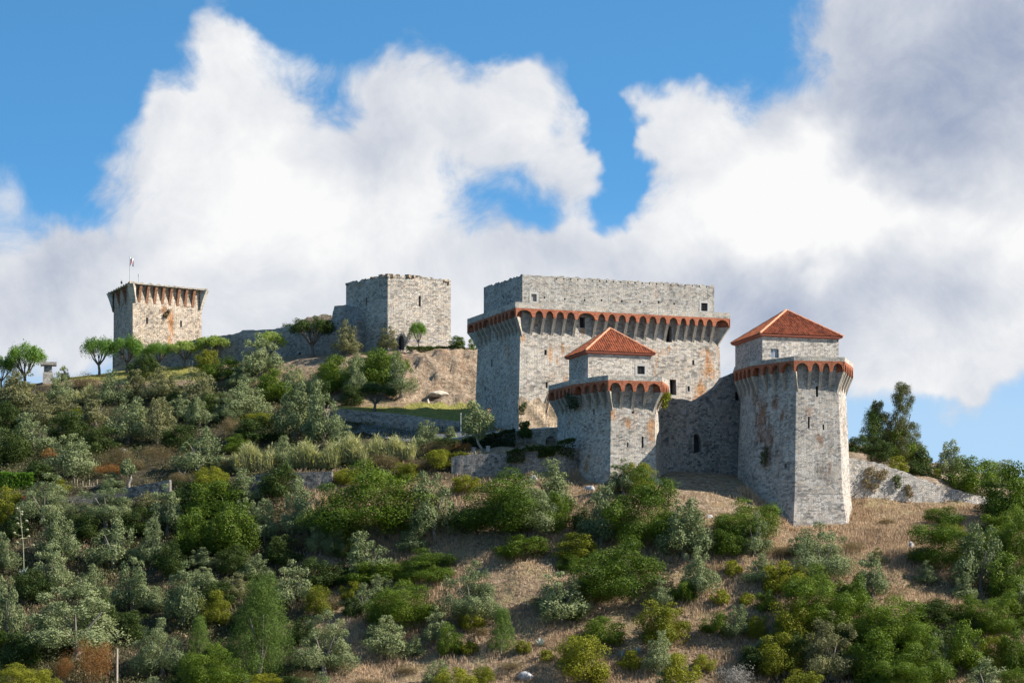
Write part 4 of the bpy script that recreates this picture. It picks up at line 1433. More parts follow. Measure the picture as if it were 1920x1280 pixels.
SIZES = {'s': 2000, 'm': 8000, 'l': 24000}
PROT = {}
for sz, n in SIZES.items():
    for v in range(4 if sz != 'l' else 3):
        PROT['o', sz, v] = proto_olive(100 + v * 7 + n, n)
        PROT['g', sz, v] = proto_bush(200 + v * 7 + n, int(n * 1.6), 'green')
        PROT['y', sz, v] = proto_bush(300 + v * 7 + n, int(n * 1.4), 'yellow')
        PROT['k', sz, v] = proto_bush(400 + v * 7 + n, int(n * 1.4), 'deep')
        PROT['b', sz, v] = proto_twigs(500 + v * 7 + n, n, 'brownish')
        PROT['d', sz, v] = proto_twigs(600 + v * 7 + n, n, 'rusty')
        PROT['x', sz, v] = proto_twigs(700 + v * 7 + n, n // 2, 'greyleaf')
        PROT['q', sz, v] = proto_olive(800 + v * 7 + n, n, 'olive_brown')
        PROT['p', sz, v] = proto_pine(900 + v * 7 + n, int(n * 2))
        PROT['u', sz, v] = proto_umbrella(1000 + v * 7 + n, n)
        PROT['v', sz, v] = proto_umbrella(1100 + v * 7 + n, int(n * .6), 'light', .11)
        PROT['w', sz, v] = proto_umbrella(1150 + v * 7 + n, n, 'deep', .13)
        PROT['c', sz, v] = proto_cypress(1200 + v * 7 + n, int(n * 1.6), .25 if v % 2 else 0)
        PROT['r', sz, v] = proto_reed(1300 + v * 7 + n, n // 2)
TR = {}
for v in range(4):
    TR['u', v] = trunk_mesh(40 + v, 'umbrella', M['bark_dark'])
    TR['o', v] = trunk_mesh(50 + v, 'olive', M['bark'])

# kind: (object name, category, noun, adjective, group, has trunk)
KIND = {
    'o': ('olive_tree', 'olive tree', 'olive tree', 'silvery', 'silvery olive trees on the hillside', 'o'),
    'q': ('olive_tree', 'olive tree', 'olive tree', 'dusty brownish', 'dusty olive trees on the hillside', 'o'),
    'g': ('evergreen_bush', 'bush', 'evergreen bush', 'dense green', 'dense green bushes on the hillside', None),
    'k': ('evergreen_bush', 'bush', 'evergreen bush', 'very dark', 'very dark bushes on the hillside', None),
    'y': ('leafy_shrub', 'shrub', 'shrub', 'yellow-green', 'yellow-green shrubs on the hillside', None),
    'b': ('scrub_bush', 'bush', 'scrub bush', 'brown dry', 'brown scrub bushes', None),
    'd': ('dry_shrub', 'shrub', 'dead shrub', 'rusty orange', 'rusty dead shrubs', None),
    'x': ('bare_shrub', 'shrub', 'bare shrub', 'grey twiggy', 'bare grey shrubs', None),
    'p': ('pine_tree', 'pine tree', 'pine tree', 'feathery green', 'pine trees on the hillside', 'o'),
    'u': ('umbrella_tree', 'tree', 'flat-topped tree', 'bright green', 'flat-topped trees along the crest', 'u'),
    'v': ('umbrella_tree', 'tree', 'flat-topped tree', 'pale yellow-green', 'flat-topped trees along the crest', 'u'),
    'w': ('umbrella_tree', 'tree', 'flat-topped tree', 'dark green', 'flat-topped trees along the crest', 'u'),
    'c': ('cypress_tree', 'cypress', 'cypress', 'dark brownish-green', 'cypresses beside the retaining wall', 'o'),
    'r': ('reed_clump', 'reeds', 'clump of tall reeds', 'pale', 'clumps of tall reeds', None),
}
# every plant: kind, px of its foot, py of its foot, width and height in photo pixels
PLANTS = """
o 82 985 96 88;o 200 985 100 82;o 315 1000 64 88;g 378 1042 84 84;g 436 1046 82 92;g 400 985 92 76;k 440 965 60 56;y 395 930 64 40;o 115 1052 90 88;o 213 1060 82 88;o 285 1062 46 80;o 98 1112 66 84;o 8 1075 52 70
o 167 1120 64 64;o 248 1142 74 96;o 345 1172 76 108;y 400 1178 52 62;o 12 1208 60 115;o 140 1235 185 135;p 375 1228 38 72;o 302 1265 102 104;d 173 1290 62 88
d 122 1285 34 60;y 55 1312 110 64;g 400 1302 110 88;y 115 925 32 26;y 12 985 50 66;b 338 908 40 28;y 398 906 54 34;o 462 950 58 62;o 466 1012 50 68
o 210 915 42 30;g 690 1010 182 134;o 815 1008 92 114;o 570 1008 70 98;o 495 1015 56 74;o 600 1038 48 68;o 632 1045 42 64;b 555 1036 50 34
o 692 1078 84 84;g 702 1098 86 46;g 795 1088 100 60;o 775 1032 58 48;p 490 1275 112 190;o 553 1135 66 80;y 598 1152 46 52;b 625 1142 38 34;y 660 1125 42 36
o 718 1122 55 44;g 752 1176 118 80;o 682 1152 44 54;o 885 1172 98 112;y 885 1180 50 48;o 730 1228 72 72;o 818 1215 48 68;g 842 1232 42 58;o 780 1230 34 40
o 605 1268 100 118;p 940 1225 46 80;y 880 1228 30 24;y 855 1302 64 50;y 905 1288 44 34;o 818 1285 52 44;y 825 886 44 36;y 877 925 50 34;y 495 1302 60 36
o 1030 955 82 92;g 940 1000 165 112;o 1000 1005 98 94;g 978 1045 90 44;g 1045 1002 50 74;o 1128 1015 80 102;o 1170 930 54 64;y 1198 930 52 58;g 1212 1025 126 136
o 1283 1052 92 104;y 1302 1042 38 48;g 1395 1015 120 76;g 1368 1046 60 64;o 1415 1048 48 78;o 1298 985 44 46;y 1083 1048 68 52;g 1072 1068 44 30;g 1165 1128 160 114
o 1160 1092 60 66;o 1315 1118 70 88;g 1283 1130 44 44;o 1428 1098 54 54;y 1375 1080 34 28;o 1055 1162 92 86;g 1078 1162 34 44;g 1127 1210 76 56;o 1237 1142 56 54
y 1240 1212 84 80;y 1350 1132 30 28;y 1400 1130 28 22;g 1435 1148 44 42;o 1382 1195 48 58;g 1345 1192 52 42;y 1418 1193 44 42;y 1183 1255 36 34;y 1092 1282 92 86
o 1082 1250 44 50;o 1235 1265 54 74;y 1275 1312 66 86;o 1248 1312 40 64;x 1378 1302 60 58;y 980 1225 28 22;y 1026 1245 24 22;g 1768 985 64 34;g 1775 1065 122 92
o 1838 1108 90 120;o 1738 1088 40 42;o 1808 1122 46 54;y 1878 1068 34 48;g 1898 1058 96 102;g 1895 1118 80 80;g 1882 1190 100 80;o 1540 1090 108 108;o 1637 1122 55 80
y 1475 1108 80 60;g 1535 1180 116 116;y 1485 1205 84 80;g 1598 1165 72 80;g 1670 1220 148 96;g 1800 1255 86 90;y 1863 1252 52 60;g 1905 1258 62 80;y 1460 1265 76 76
q 1560 1275 96 116;g 1650 1290 88 102;g 1730 1282 106 106;o 1760 1275 54 84;o 1848 1306 86 70;y 1505 1312 66 50;g 1690 1308 96 76;o 1912 1130 46 44;o 1500 1050 50 44
c 1690 822 66 94;c 1650 832 52 72;p 1640 842 56 70;g 1680 858 66 56;g 1706 874 66 50;k 1728 882 34 44;k 1612 852 42 34;k 1648 868 50 40;y 1683 881 36 30;k 1716 887 32 26;k 1735 891 24 24
y 1755 897 18 18;o 1782 896 56 66;g 1825 928 84 70;o 1895 908 66 44;g 1890 990 92 116;g 1868 1012 66 50;o 1862 905 50 36
u 47 721 80 74;u 2 731 58 62;u 186 703 66 70;u 237 698 64 64;u 298 692 54 50;v 346 689 54 52;v 397 685 60 58;v 447 676 34 36;w 541 664 54 58;w 586 672 80 76
q 650 668 42 62;q 727 658 38 50;u 785 654 32 52;v 834 652 22 27;g 857 655 26 22;g 887 658 18 24;k 271 710 56 48;k 122 708 15 13;y 390 702 44 42;g 420 714 66 42
o 488 708 80 80;v 506 682 54 62;q 42 772 92 74;o 115 754 54 56;o 214 757 60 60;r 168 757 46 38;b 160 730 66 28;q 265 752 60 54;q 305 754 64 60;q 375 770 76 78
o 465 784 78 66;o 455 726 46 40;o 553 820 72 96;o 605 824 66 106;o 550 737 46 52;r 572 737 34 48;r 598 735 26 40;g 515 752 66 54;k 400 782 76 48;o 425 797 46 54;o 375 802 50 50
o 375 884 82 82;y 490 802 64 24;k 485 828 82 44;b 430 820 42 38;r 475 878 66 56;o 528 871 42 52;r 590 874 84 56;r 655 870 66 58;r 705 868 60 56;r 748 866 56 50;o 640 838 40 44
o 240 832 80 80;q 297 834 64 80;o 62 852 80 72;o 140 894 72 76;d 95 864 34 22;y 145 785 34 22;q 178 802 60 60;k 130 834 78 60;k 12 806 58 56;k 20 872 70 66;d 205 895 60 24
b 295 872 60 38;b 250 885 40 26;k 190 850 60 50;k 335 845 60 46;o 335 790 50 46;q 20 745 50 40;k 75 905 60 40;q 75 800 60 48;q 250 800 50 44;k 330 770 44 40
g 640 727 66 64;g 715 737 76 80;o 670 742 48 76;o 750 750 50 76;w 703 774 66 54;g 690 692 50 32;k 600 760 40 50;k 660 760 44 40;g 745 700 40 40;g 610 715 40 36
o 797 841 46 52;o 845 828 24 30;k 838 842 58 24;d 868 851 32 24;b 822 852 64 28;y 820 864 54 18;y 862 860 36 14
k 350 950 60 50;k 160 1010 60 50;k 260 1010 60 54;k 60 1130 66 60;k 190 1180 70 60;k 250 1200 60 56;k 40 1250 70 64;k 440 1080 56 56;k 320 1080 56 60;k 530 1060 60 54;b 640 1000 46 30
k 650 1045 50 36;k 455 1190 50 50;k 570 1200 50 50;k 345 1290 60 56;k 660 1160 40 36;b 440 880 50 26;b 720 885 60 30;b 790 890 50 30;y 760 905 44 30;y 650 905 50 28;b 520 930 40 36
k 1050 960 44 44;k 1090 995 40 50;k 1250 1010 44 50;k 1580 1230 60 60;k 1500 1240 60 56;k 1700 1215 60 56;k 1820 1190 44 40;k 1750 1240 60 60;k 1920 1180 50 60;k 1855 1050 50 50
q 1650 1060 40 30;b 1600 1040 44 22;b 1462 1045 46 22;b 1330 1075 36 18;b 900 1190 34 18;b 1010 1130 34 16;b 1120 1130 36 20;b 1660 985 36 12;y 1780 1010 46 26;o 1915 960 46 60;k 1860 965 50 44
o 1430 1235 50 44;y 1320 1262 40 30;k 1415 1262 60 50;g 1600 1262 60 60;k 1640 1200 60 50;o 700 1200 34 34;b 760 1262 50 20;b 690 1290 60 24;b 960 1262 44 16;b 1150 1300 40 16;b 1210 1110 30 14
"""
BOXES = [
    (-99, 150, 0, 735, 'on the grassy crest beside the stone table monument'), (150, 330, 0, 722, 'on the crest in front of the flag tower'),
    (330, 640, 0, 692, 'against the long grey curtain wall'), (640, 900, 0, 662, 'beside the square ruined tower'),
    (-99, 160, 700, 812, 'just below the stone table monument'), (160, 330, 700, 812, 'on the slope below the flag tower'),
    (330, 480, 692, 812, 'on the slope below the flat-topped trees'), (480, 620, 692, 790, 'on the slope under the ruined wall remnant'), (620, 790, 662, 790, 'left of the bare earth mound'),
    (-99, 160, 812, 931, 'above the clipped hedge at the left edge'), (160, 330, 812, 931, 'above the stick fence'),
    (330, 470, 812, 931, 'left of the reed bed'), (470, 790, 790, 931, 'around the reed bed'), (780, 1010, 780, 870, 'beside the road below the keep'),
    (-99, 130, 931, 1070, 'below the clipped hedge'), (130, 250, 931, 1070, 'below the stick fence'), (250, 430, 931, 1070, 'in the wood left of centre'),
    (430, 560, 931, 1070, 'below the low stone garden wall'), (560, 660, 931, 1070, 'under the reed bed'), (660, 860, 870, 1070, 'on the bushy slope below the road'),
    (860, 1010, 870, 1070, 'below the dark retaining wall'), (1010, 1110, 870, 1070, 'left of the smaller tower foot'), (1110, 1250, 870, 1070, 'at the smaller tower foot'),
    (1250, 1340, 870, 1070, 'below the shaded curtain wall'), (1340, 1460, 870, 1070, 'left of the flared tower base'),
    (-99, 130, 1070, 1180, 'below the agave flower stalk'), (130, 300, 1070, 1180, 'halfway up the left wood'), (300, 430, 1070, 1180, 'left of the tall pine'),
    (-99, 150, 1180, 1400, 'in the bottom left corner'), (150, 290, 1180, 1400, 'round the grey wooden pole'), (290, 430, 1180, 1400, 'between pole and tall pine'),
    (430, 560, 1070, 1400, 'round the tall pine'), (560, 680, 1070, 1400, 'right of the tall pine'),
    (680, 850, 1070, 1200, 'on the dry slope right of the pine'), (850, 1020, 1070, 1200, 'on dry grass above the single agave'),
    (680, 850, 1200, 1400, 'at the bottom left of the dry grass'), (850, 1020, 1200, 1400, 'beside the single agave'),
    (1020, 1140, 1070, 1180, 'above the paired agaves'), (1140, 1260, 1070, 1180, 'on the slope under the smaller tower'), (1260, 1340, 1070, 1180, 'on dry grass between both towers'),
    (1020, 1140, 1180, 1400, 'between the agaves'), (1140, 1260, 1180, 1400, 'right of the paired agaves'), (1260, 1360, 1180, 1400, 'at the bottom of the dry grass'),
    (1340, 1450, 1070, 1180, 'on dry grass left of the thicket'), (1360, 1450, 1180, 1400, 'at the thicket edge near the bottom'),
    (1450, 1700, 960, 1070, 'right under the flared tower base'), (1450, 1560, 1070, 1210, 'in the thicket under the flared tower'), (1560, 1700, 1070, 1210, 'at the thicket top beside the bare grass'),
    (1590, 1700, 0, 870, 'behind the retaining wall by the tower'), (1590, 1770, 700, 960, 'along the sloping retaining wall top'), (1770, 1999, 0, 931, 'beyond the retaining wall end'),
    (1700, 1830, 931, 1140, 'on the right slope below the retaining wall'), (1830, 1999, 931, 1140, 'at the right edge below the retaining wall'),
    (1450, 1560, 1210, 1400, 'in the thicket at the bottom'), (1560, 1700, 1210, 1400, 'in the dense thicket below the bare grass'), (1700, 1800, 1140, 1400, 'in the thicket towards the right corner'),
    (1800, 1999, 1140, 1400, 'in the bottom right corner'),
]


def place_of(x, y):
    for (a, b, c, d, s) in BOXES:
        if a <= x < b and c <= y < d:
            return s
    return 'on the open slope'


ORD = ['', 'first', 'second', 'third', 'fourth', 'fifth', 'sixth', 'seventh', 'eighth', 'ninth', 'tenth']
plist = []
for ent in PLANTS.replace('\n', ';').split(';'):
    e = ent.split()
    if len(e) == 5:
        plist.append((e[0], *map(float, e[1:])))


# close the gaps of the woods with further bushes of the same kinds
cover = np.zeros((340, 520), bool)
gy_, gx_ = np.mgrid[0:340, 0:520] * 4.0
gx_ -= 60
for (k, x, y, w, h) in plist:
    cover |= ((gx_ - x) / (w * .5)) ** 2 + ((gy_ - (y - h * .45)) / (h * .5)) ** 2 < 1
frng = random.Random(99)
ZONE = [(-50, 640, 735, 1310), (640, 760, 700, 770), (1450, 1960, 1130, 1310), (1700, 1960, 985, 1130), (640, 880, 900, 1010)]
SKIP = [(128, 330, 890, 955), (-50, 75, 880, 935), (455, 780, 800, 930), (150, 260, 1200, 1310), (30, 60, 930, 1090), (1560, 1830, 985, 1165), (780, 900, 800, 930), (325, 360, 860, 905), (225, 256, 840, 915), (90, 300, 690, 735)]
for _ in range(2600):
    x, y = frng.uniform(-40, 1950), frng.uniform(735, 1312)
    if not any(a < x < b and c < y < d for a, b, c, d in ZONE): continue
    if any(a < x < b and c < y < d for a, b, c, d in SKIP): continue
    w = frng.uniform(46, 76)
    h = w * frng.uniform(.6, .95)
    el = ((gx_ - x) / (w * .5)) ** 2 + ((gy_ - (y - h * .45)) / (h * .5)) ** 2 < 1
    if cover[el].mean() > .42: continue
    if len(plist) > 345: break
    cover |= el
    left = x < 700
    plist.append((frng.choice('kkgoqbo' if left else 'ggkyo'), round(x), round(y), round(w), round(h)))


def look(k, w, h):
    if k in 'uvwr': return ''
    if h / w > 1.32: return 'tall '
    if w / h > 1.45: return 'low '
    if w < 46: return 'small '
    if w > 95: return 'big '
    return 'round '


buckets = {}
for i, (k, x, y, w, h) in enumerate(plist):
    buckets.setdefault((look(k, w, h), k, place_of(x, y)), []).append(i)
LAB = {}
for (lk, k, plc), ids in buckets.items():
    ids.sort(key=lambda i: plist[i][1])
    adj, noun = KIND[k][3], KIND[k][2]
    for r, i in enumerate(ids):
        s = f"{lk}{adj} {noun} {plc}"
        if len(ids) == 2:
            s += ', left one' if r == 0 else ', right one'
        elif len(ids) > 2:
            s += f', {ORD[r + 1]} from left' if r < len(ids) - 1 else ', rightmost'
        LAB[i] = s
used = {}
for i, (k, x, y, w, h) in enumerate(plist):
    nm, cat, noun, adj, grp, trk = KIND[k]
    Y = locate(x, y)
    if x > 1585 and y < 925 and Y < 400: Y = 402.0 + (925 - y) * .05
    lift = max(0.0, min(60.0, float(ground_py(x, Y)) - y))
    h += lift
    loc = Vector(((x - 960) / F * Y, Y, float(ground_z(x, Y)) - .12))
    sz = 's' if w < 40 and h < 50 else ('l' if w > 92 or h > 120 else 'm')
    nv = 3 if sz == 'l' else 4
    v = used.get((k, sz), i) % nv
    used[k, sz] = v + 1
    me = PROT[k, sz, v]
    sx, szz = w / F * Y * 1.12, h / F * Y * 1.06
    rr = random.Random(i * 91 + 5)
    rot = rr.uniform(0, 6.283)
    if k == 'r': rot = rr.uniform(-.3, .3)
    if trk:
        root = empty(nm, loc)
        c = link('crown', me, root)
        tr = link('trunk', TR[trk, v % 4], root)
    else:
        root = link(nm, me)
        root.location = loc
    root.rotation_euler = (rr.uniform(-.05, .05), rr.uniform(-.05, .05), rot)
    root.scale = (sx, sx * rr.uniform(.9, 1.1), szz)
    tag(root, LAB[i], cat, grp)


# ------------------------------------------------------------------ trees with their own trunk shapes
def custom_tree(name, px, py, tr_pts, tr_rad, crown, mat, cat, label, n=3500, asp=.42, group=None, forks=()):
    Y = locate(px, py)
    root = empty(name, ((px - 960) / F * Y, Y, float(ground_z(px, Y)) - .1))
    tag(root, label, cat, group)
    m_ = Y / F
    mb = MB()
    mb.tube([(a * m_, q * m_ * .3, b_ * m_) for a, q, b_ in tr_pts], [r * m_ for r in tr_rad], 8)
    for (p, e, r) in forks:
        mb.tube([(p[0] * m_, 0, p[1] * m_), ((p[0] + e[0]) / 2 * m_, .2, (p[1] + e[1]) / 2 * m_ + .1), (e[0] * m_, .1, e[1] * m_)], [r * m_, r * .7 * m_, r * .35 * m_], 6)
    mb.build('trunk', M['bark'], root)
    if crown:
        rng = np.random.default_rng(int(px * 3 + py))
        C, D, var = lobed([(a * m_, rng.uniform(-.5, .5) * r * m_, b_ * m_, r * m_, r * m_ * q) for a, b_, r, q in crown], n, rng, .2, .3, .5)
        L = rng.uniform(.8, 1.3, n) * .30
        o = link('crown', leaves('crown', C, D, L, L * asp, M[mat], rng, var, LOBE_N[0]), root)
    return root


custom_tree('olive_tree', 905, 849, [(0, 0, -2), (-2, 0, 8), (-8, 0, 17), (-11, 0, 27), (-12, 0, 40)], [3.6, 2.8, 2.4, 2.2, 1.2],
            [(-28, 50, 13, 1), (-12, 44, 14, .9), (4, 48, 13, 1), (12, 58, 11, 1), (-20, 64, 13, 1), (-6, 66, 14, 1), (6, 70, 10, 1), (-14, 80, 11, 1.1), (-20, 88, 8, 1.1), (-30, 38, 10, 1), (-6, 34, 11, .8), (-24, 56, 12, 1)],
            'olive', 'olive tree', 'leaning olive tree with curved bare trunk in front of the keep', 5000)
custom_tree('olive_tree', 984, 836, [(0, 0, -2), (1, 0, 10), (0, 0, 22)], [1.5, 1.2, .9],
            [(-5, 24, 7, .8), (5, 25, 7, .8), (0, 31, 7, .8), (-3, 40, 6, .8), (4, 42, 5, .9), (7, 20, 4, .8)], 'deep', 'olive tree', 'slim dark young tree standing against the pale terrace wall', 1500)
custom_tree('olive_tree', 241, 910, [(0, 0, -3), (0, 0, 8), (4, 0, 18), (3, 0, 30)], [4.6, 3.2, 2.6, 1.6],
            [(-6, 40, 8, .9), (4, 36, 8, .9), (-2, 30, 8, .8), (8, 33, 6, .7), (-9, 33, 6, 1), (-1, 48, 5, 1)], 'olive', 'olive tree', 'old pollarded olive with pale twisted trunk beside the stick fence', 1600)
custom_tree('bare_tree', 342, 893, [(0, 0, -2), (0, 0, 6), (2, 0, 10)], [2.0, 1.6, 1.2], None, None, 'tree', 'bare forked grey tree stump left of the reed bed',
            forks=[((1, 8), (-10, 20), 1.2), ((2, 9), (10, 24), 1.3), ((0, 6), (12, 14), 1.0), ((-5, 14), (-9, 25), .8)])
custom_tree('sapling', 119, 706, [(0, 0, -1), (1, 0, 10), (0, 0, 20)], [.6, .5, .3],
            [(-3, 21, 3, .7), (3, 22, 3, .7), (0, 26, 2.5, .9)], 'light', 'sapling', 'thin pale sapling on the crest right of the stone table monument', 160, .3)


# ------------------------------------------------------------------ hedges and creepers
def leaf_box(name, boxes, n, mat, label, cat, ls=.26, group=None, seed=1):
    """clipped hedge: boxes of (x0,x1,Y0,Y1,py_top,py_bot)"""
    rng = np.random.default_rng(seed)
    Cs, Ds = [], []
    for (x0, x1, Ya, Yb, ta, tb, ba, bb_) in boxes:
        s = rng.random(n)
        d = rng.random(n)
        t_ = rng.random(n)
        side = rng.random(n)
        d = np.where(side < .5, 0.0, d)
        t_ = np.where(side >= .5, np.where(side < .85, 1.0, t_), t_)
        Y = (Ya + (Yb - Ya) * s)
        px = x0 + (x1 - x0) * s
        top = ta + (tb - ta) * s + (_vnoise(px, d * 9, .12, seed) - .5) * 5
        bot = ba + (bb_ - ba) * s
        py = bot + (top - bot) * t_
        Cs.append(np.stack([(px - 960) / F * Y, Y + d * 1.6 + rng.normal(size=n) * .12, CZ + (HZ - py) / F * Y], 1))
        dd = rng.normal(size=(n, 3)) * .6
        dd[:, 1] -= np.where(d == 0, .8, 0)
        dd[:, 2] += .5
        Ds.append(dd / np.linalg.norm(dd, axis=1, keepdims=True))
    C, D = np.concatenate(Cs), np.concatenate(Ds)
    L = rng.uniform(.7, 1.3, len(C)) * ls
    o = link(name, leaves(name, C, D, L, L * .55, M[mat], rng))
    tag(o, label, cat, group)
    return o


leaf_box('clipped_hedge', [(-25, 62, 402.5, 403.5, 886, 889, 930, 924)], 7000, 'hedge', 'tall clipped bright green hedge at the left edge above the wood', 'hedge', .3, seed=3)
leaf_box('clipped_hedge', [(868, 966, 403.2, 402.2, 823, 806, 840, 838)], 6000, 'ivy', 'dark clipped hedge along the terrace wall below the keep', 'hedge', .26, seed=4)
leaf_box('clipped_hedge', [(762, 872, 453, 456.5, 650.5, 650, 657, 657)], 2500, 'deep', 'low dark hedge along the foot of the square ruined tower', 'hedge', .26, seed=5)
leaf_box('ivy', [(950, 985, 391.7, 391.0, 846, 842, 868, 866), (985, 1050, 390.9, 391.6, 837, 838, 846, 845), (1045, 1078, 391.5, 393.0, 830, 824, 850, 862), (1010, 1040, 390.9, 391.4, 846, 846, 858, 853)], 900, 'deep',
         'dark ivy spilling over the rubble retaining wall left of the smaller tower', 'ivy', .3, seed=6)


def tuft_on(name, pts, mat, label, cat, n=500, ls=.3, asp=.4):
    rng = np.random.default_rng(int(pts[0][0]))
    lob = []
    for (px, py, Y, r) in pts:
        p = P3(px, py, Y)
        lob.append((p.x, p.y, p.z, r, r))
    C, D, var = lobed(lob, n, rng, .1, .4, .1)
    L = rng.uniform(.7, 1.3, n) * ls
    tag(link(name, leaves(name, C, D, L, L * asp, M[mat], rng, var, LOBE_N[0])), label, cat)


tuft_on('wall_plant', [(1249, 745, 391.6, .55), (1246, 752, 391.4, .45), (1252, 741, 392, .4), (1245, 760, 391.4, .3)], 'yellow', 'yellow-green plant growing from the smaller tower machicolation', 'wall plant', 700)
tuft_on('wall_plant', [(1075, 748, 393.8, .7), (1071, 758, 394.3, .6), (1080, 758, 393.2, .5), (1067, 742, 395, .5)], 'ivy', 'dark plant hanging under the smaller tower arches on its shaded side', 'wall plant', 900)
tuft_on('wall_plant', [(1632, 885, 396.8, .8), (1650, 892, 397.1, .9), (1625, 905, 396.7, .7), (1640, 912, 396.9, .6), (1660, 885, 397.2, .5)], 'brownish', 'brown dry bush rooted in the sloping retaining wall', 'wall plant', 1300)
tuft_on('wall_plant', [(1681, 897, 397.5, .5), (1684, 908, 397.5, .4)], 'deep', 'green tuft in the middle of the sloping retaining wall', 'wall plant', 400)
tuft_on('wall_plant', [(1703, 915, 397.8, .4), (1706, 926, 397.8, .4)], 'brownish', 'small dry tuft low in the sloping retaining wall', 'wall plant', 350)
tuft_on('wall_plant', [(979, 763, 409.8, .5), (978, 772, 409.6, .4), (983, 757, 409.9, .3)], 'deep', 'dark plant clinging to the keep corner', 'wall plant', 350)
tuft_on('wall_plant', [(1433, 853, 388.0, .5), (1432, 866, 387.7, .45), (1435, 842, 388.2, .35)], 'deep', 'green moss plant on the shaded side of the taller hexagonal tower', 'wall plant', 320)
tuft_on('wall_plant', [(311, 590, 494.7, .42), (316, 584, 495.0, .3)], 'brownish', 'dry plant tuft on the flag tower wall', 'wall plant', 300)


# ------------------------------------------------------------------ agaves
def agave(px, py, r_px, label, n=26):
    Y = locate(px, py)
    m_ = Y / F * r_px
    mb = MB()
    rr = random.Random(int(px))
    for k in range(n):
        a = k * 2.399 + rr.uniform(-.2, .2)
        el = math.radians(20 + 62 * (k / n) + rr.uniform(-8, 8))
        L = m_ * rr.uniform(.85, 1.1)
        d = Vector((math.cos(a), math.sin(a), 0))
        s = Vector((-d.y, d.x, 0))
        prev = None
        for q in range(6):
            u = q / 5
            w = m_ * .105 * (1 - u) ** .6 * (1 if q else .7)
            p = d * (L * u * math.cos(el)) + Vector((0, 0, L * u * math.sin(el) - .18 * L * u * u * math.cos(el)))
            cur = (p - s * w + Vector((0, 0, w * .5)), p - Vector((0, 0, w * .2)), p + s * w + Vector((0, 0, w * .5)))
            if prev:
                mb.poly([prev[0], prev[1], cur[1], cur[0]])
                mb.poly([prev[1], prev[2], cur[2], cur[1]])
            prev = cur
    root = empty('agave', ((px - 960) / F * Y, Y, float(ground_z(px, Y))))
    tag(root, label, 'agave', 'agaves on the dry slope')
    mb.build('rosette', M['agave'], root)
    return root


agave(1014, 1214, 19, 'single blue-grey agave standing alone on the dry grass')
agave(1166, 1230, 15, 'left of the paired blue-grey agaves on the dry slope')
agave(1197, 1231, 17, 'right of the paired blue-grey agaves on the dry slope')
ag = agave(45, 1082, 24, 'blue-grey agave with tall flower stalk in the left wood', 18)
m_ = ag.location.y / F
mb = MB()
mb.tube([(0, 0, 0), (-.1, 0, 60 * m_), (-.6, 0, 135 * m_)], [.10, .08, .04], 6)
rr = random.Random(5)
for k in range(13):
    u = .42 + .55 * k / 13
    a = k * 2.4
    ln = (1.15 - u) * 26 * m_
    c0 = Vector((-.1 - .5 * max(0, u - .45) / .55, 0, u * 135 * m_))
    e = c0 + Vector((math.cos(a) * ln, math.sin(a) * ln, .25))
    mb.tube([c0, e], [.035, .025], 4)
    mb.tube([e + Vector((0, 0, -.05)), e + Vector((0, 0, .12)), e + Vector((0, 0, .28))], [.12, .26, .10], 6)
mb.build('flower_stalk', plain('dry_flower_stalk', (.22, .22, .12), .8, .3), ag)


# ------------------------------------------------------------------ small built things
def at(px, py):
    Y = locate(px, py)
    return Vector(((px - 960) / F * Y, Y, float(ground_z(px, Y)))), Y / F


# stone table monument on the crest
p, m_ = at(90, 714)
mo_ = empty('stone_monument', p)
tag(mo_, 'grey stone table monument with flat slab top on the skyline crest', 'monument')
mb = MB(); mb.box((0, 0, 8 * m_), 19 * m_, 1.5, 22 * m_, .15, 0, .02); mb.build('plinth', M['parapet'], mo_)
mb = MB(); mb.box((0, 0, 25.5 * m_), 15 * m_, 1.3, 13.5 * m_, .15, 0, .05)
mb.build('pillar', M['curtain'], mo_)
mb = MB(); mb.box((1 * m_, 0, 35 * m_), 30 * m_, 2.4, 5.5 * m_, .15, 0, .04); mb.build('slab', M['parapet'], mo_)
# pale stone arch seat by the wall
p, m_ = at(358, 687)
p.z -= .05
sa = empty('stone_arch', p)
tag(sa, 'small pale stone arch standing on the lawn by the curtain wall', 'stone arch')
mb = MB()
for sx in (-1, 1):
    mb.box((sx * 3.0 * m_, 0, 4.5 * m_), 2.2 * m_, .5, 9 * m_, 0, 0, .04)
arc = [(math.cos(q * math.pi / 8) * 3.0 * m_, 0, (9 + 2.8 * math.sin(q * math.pi / 8)) * m_) for q in range(9)]
mb.tube(arc, [1.15 * m_] * 9, 6)
mb.build('arch', M['stone_frame'], sa)
# no entry sign
p, m_ = at(917, 808)
ns = empty('road_sign', p)
tag(ns, 'round red no-entry sign on a post beside the keep', 'road sign')
mb = MB(); mb.tube([(0, 0, -.3), (0, 0, 44 * m_)], [.05, .05], 6); mb.build('post', M['metal'], ns)
mb = MB()
r_ = 5.0 * m_
cz_ = 40 * m_
disc = lambda y: [(r_ * math.cos(k * math.pi / 14), y, cz_ + r_ * math.sin(k * math.pi / 14)) for k in range(28)]
f_, bk = disc(-.085), disc(-.055)
mb.quad_out(f_, (0, -1, 0)); mb.quad_out(bk, (0, 1, 0))
for k in range(28):
    mb.quad_out([f_[k], f_[(k + 1) % 28], bk[(k + 1) % 28], bk[k]], Vector(f_[k]) - Vector((0, 0, cz_)))
mb.box((0, -.092, cz_), r_ * 1.4, .012, r_ * .36, 0, 1)
mb.build('disc', [M['red'], M['white']], ns)


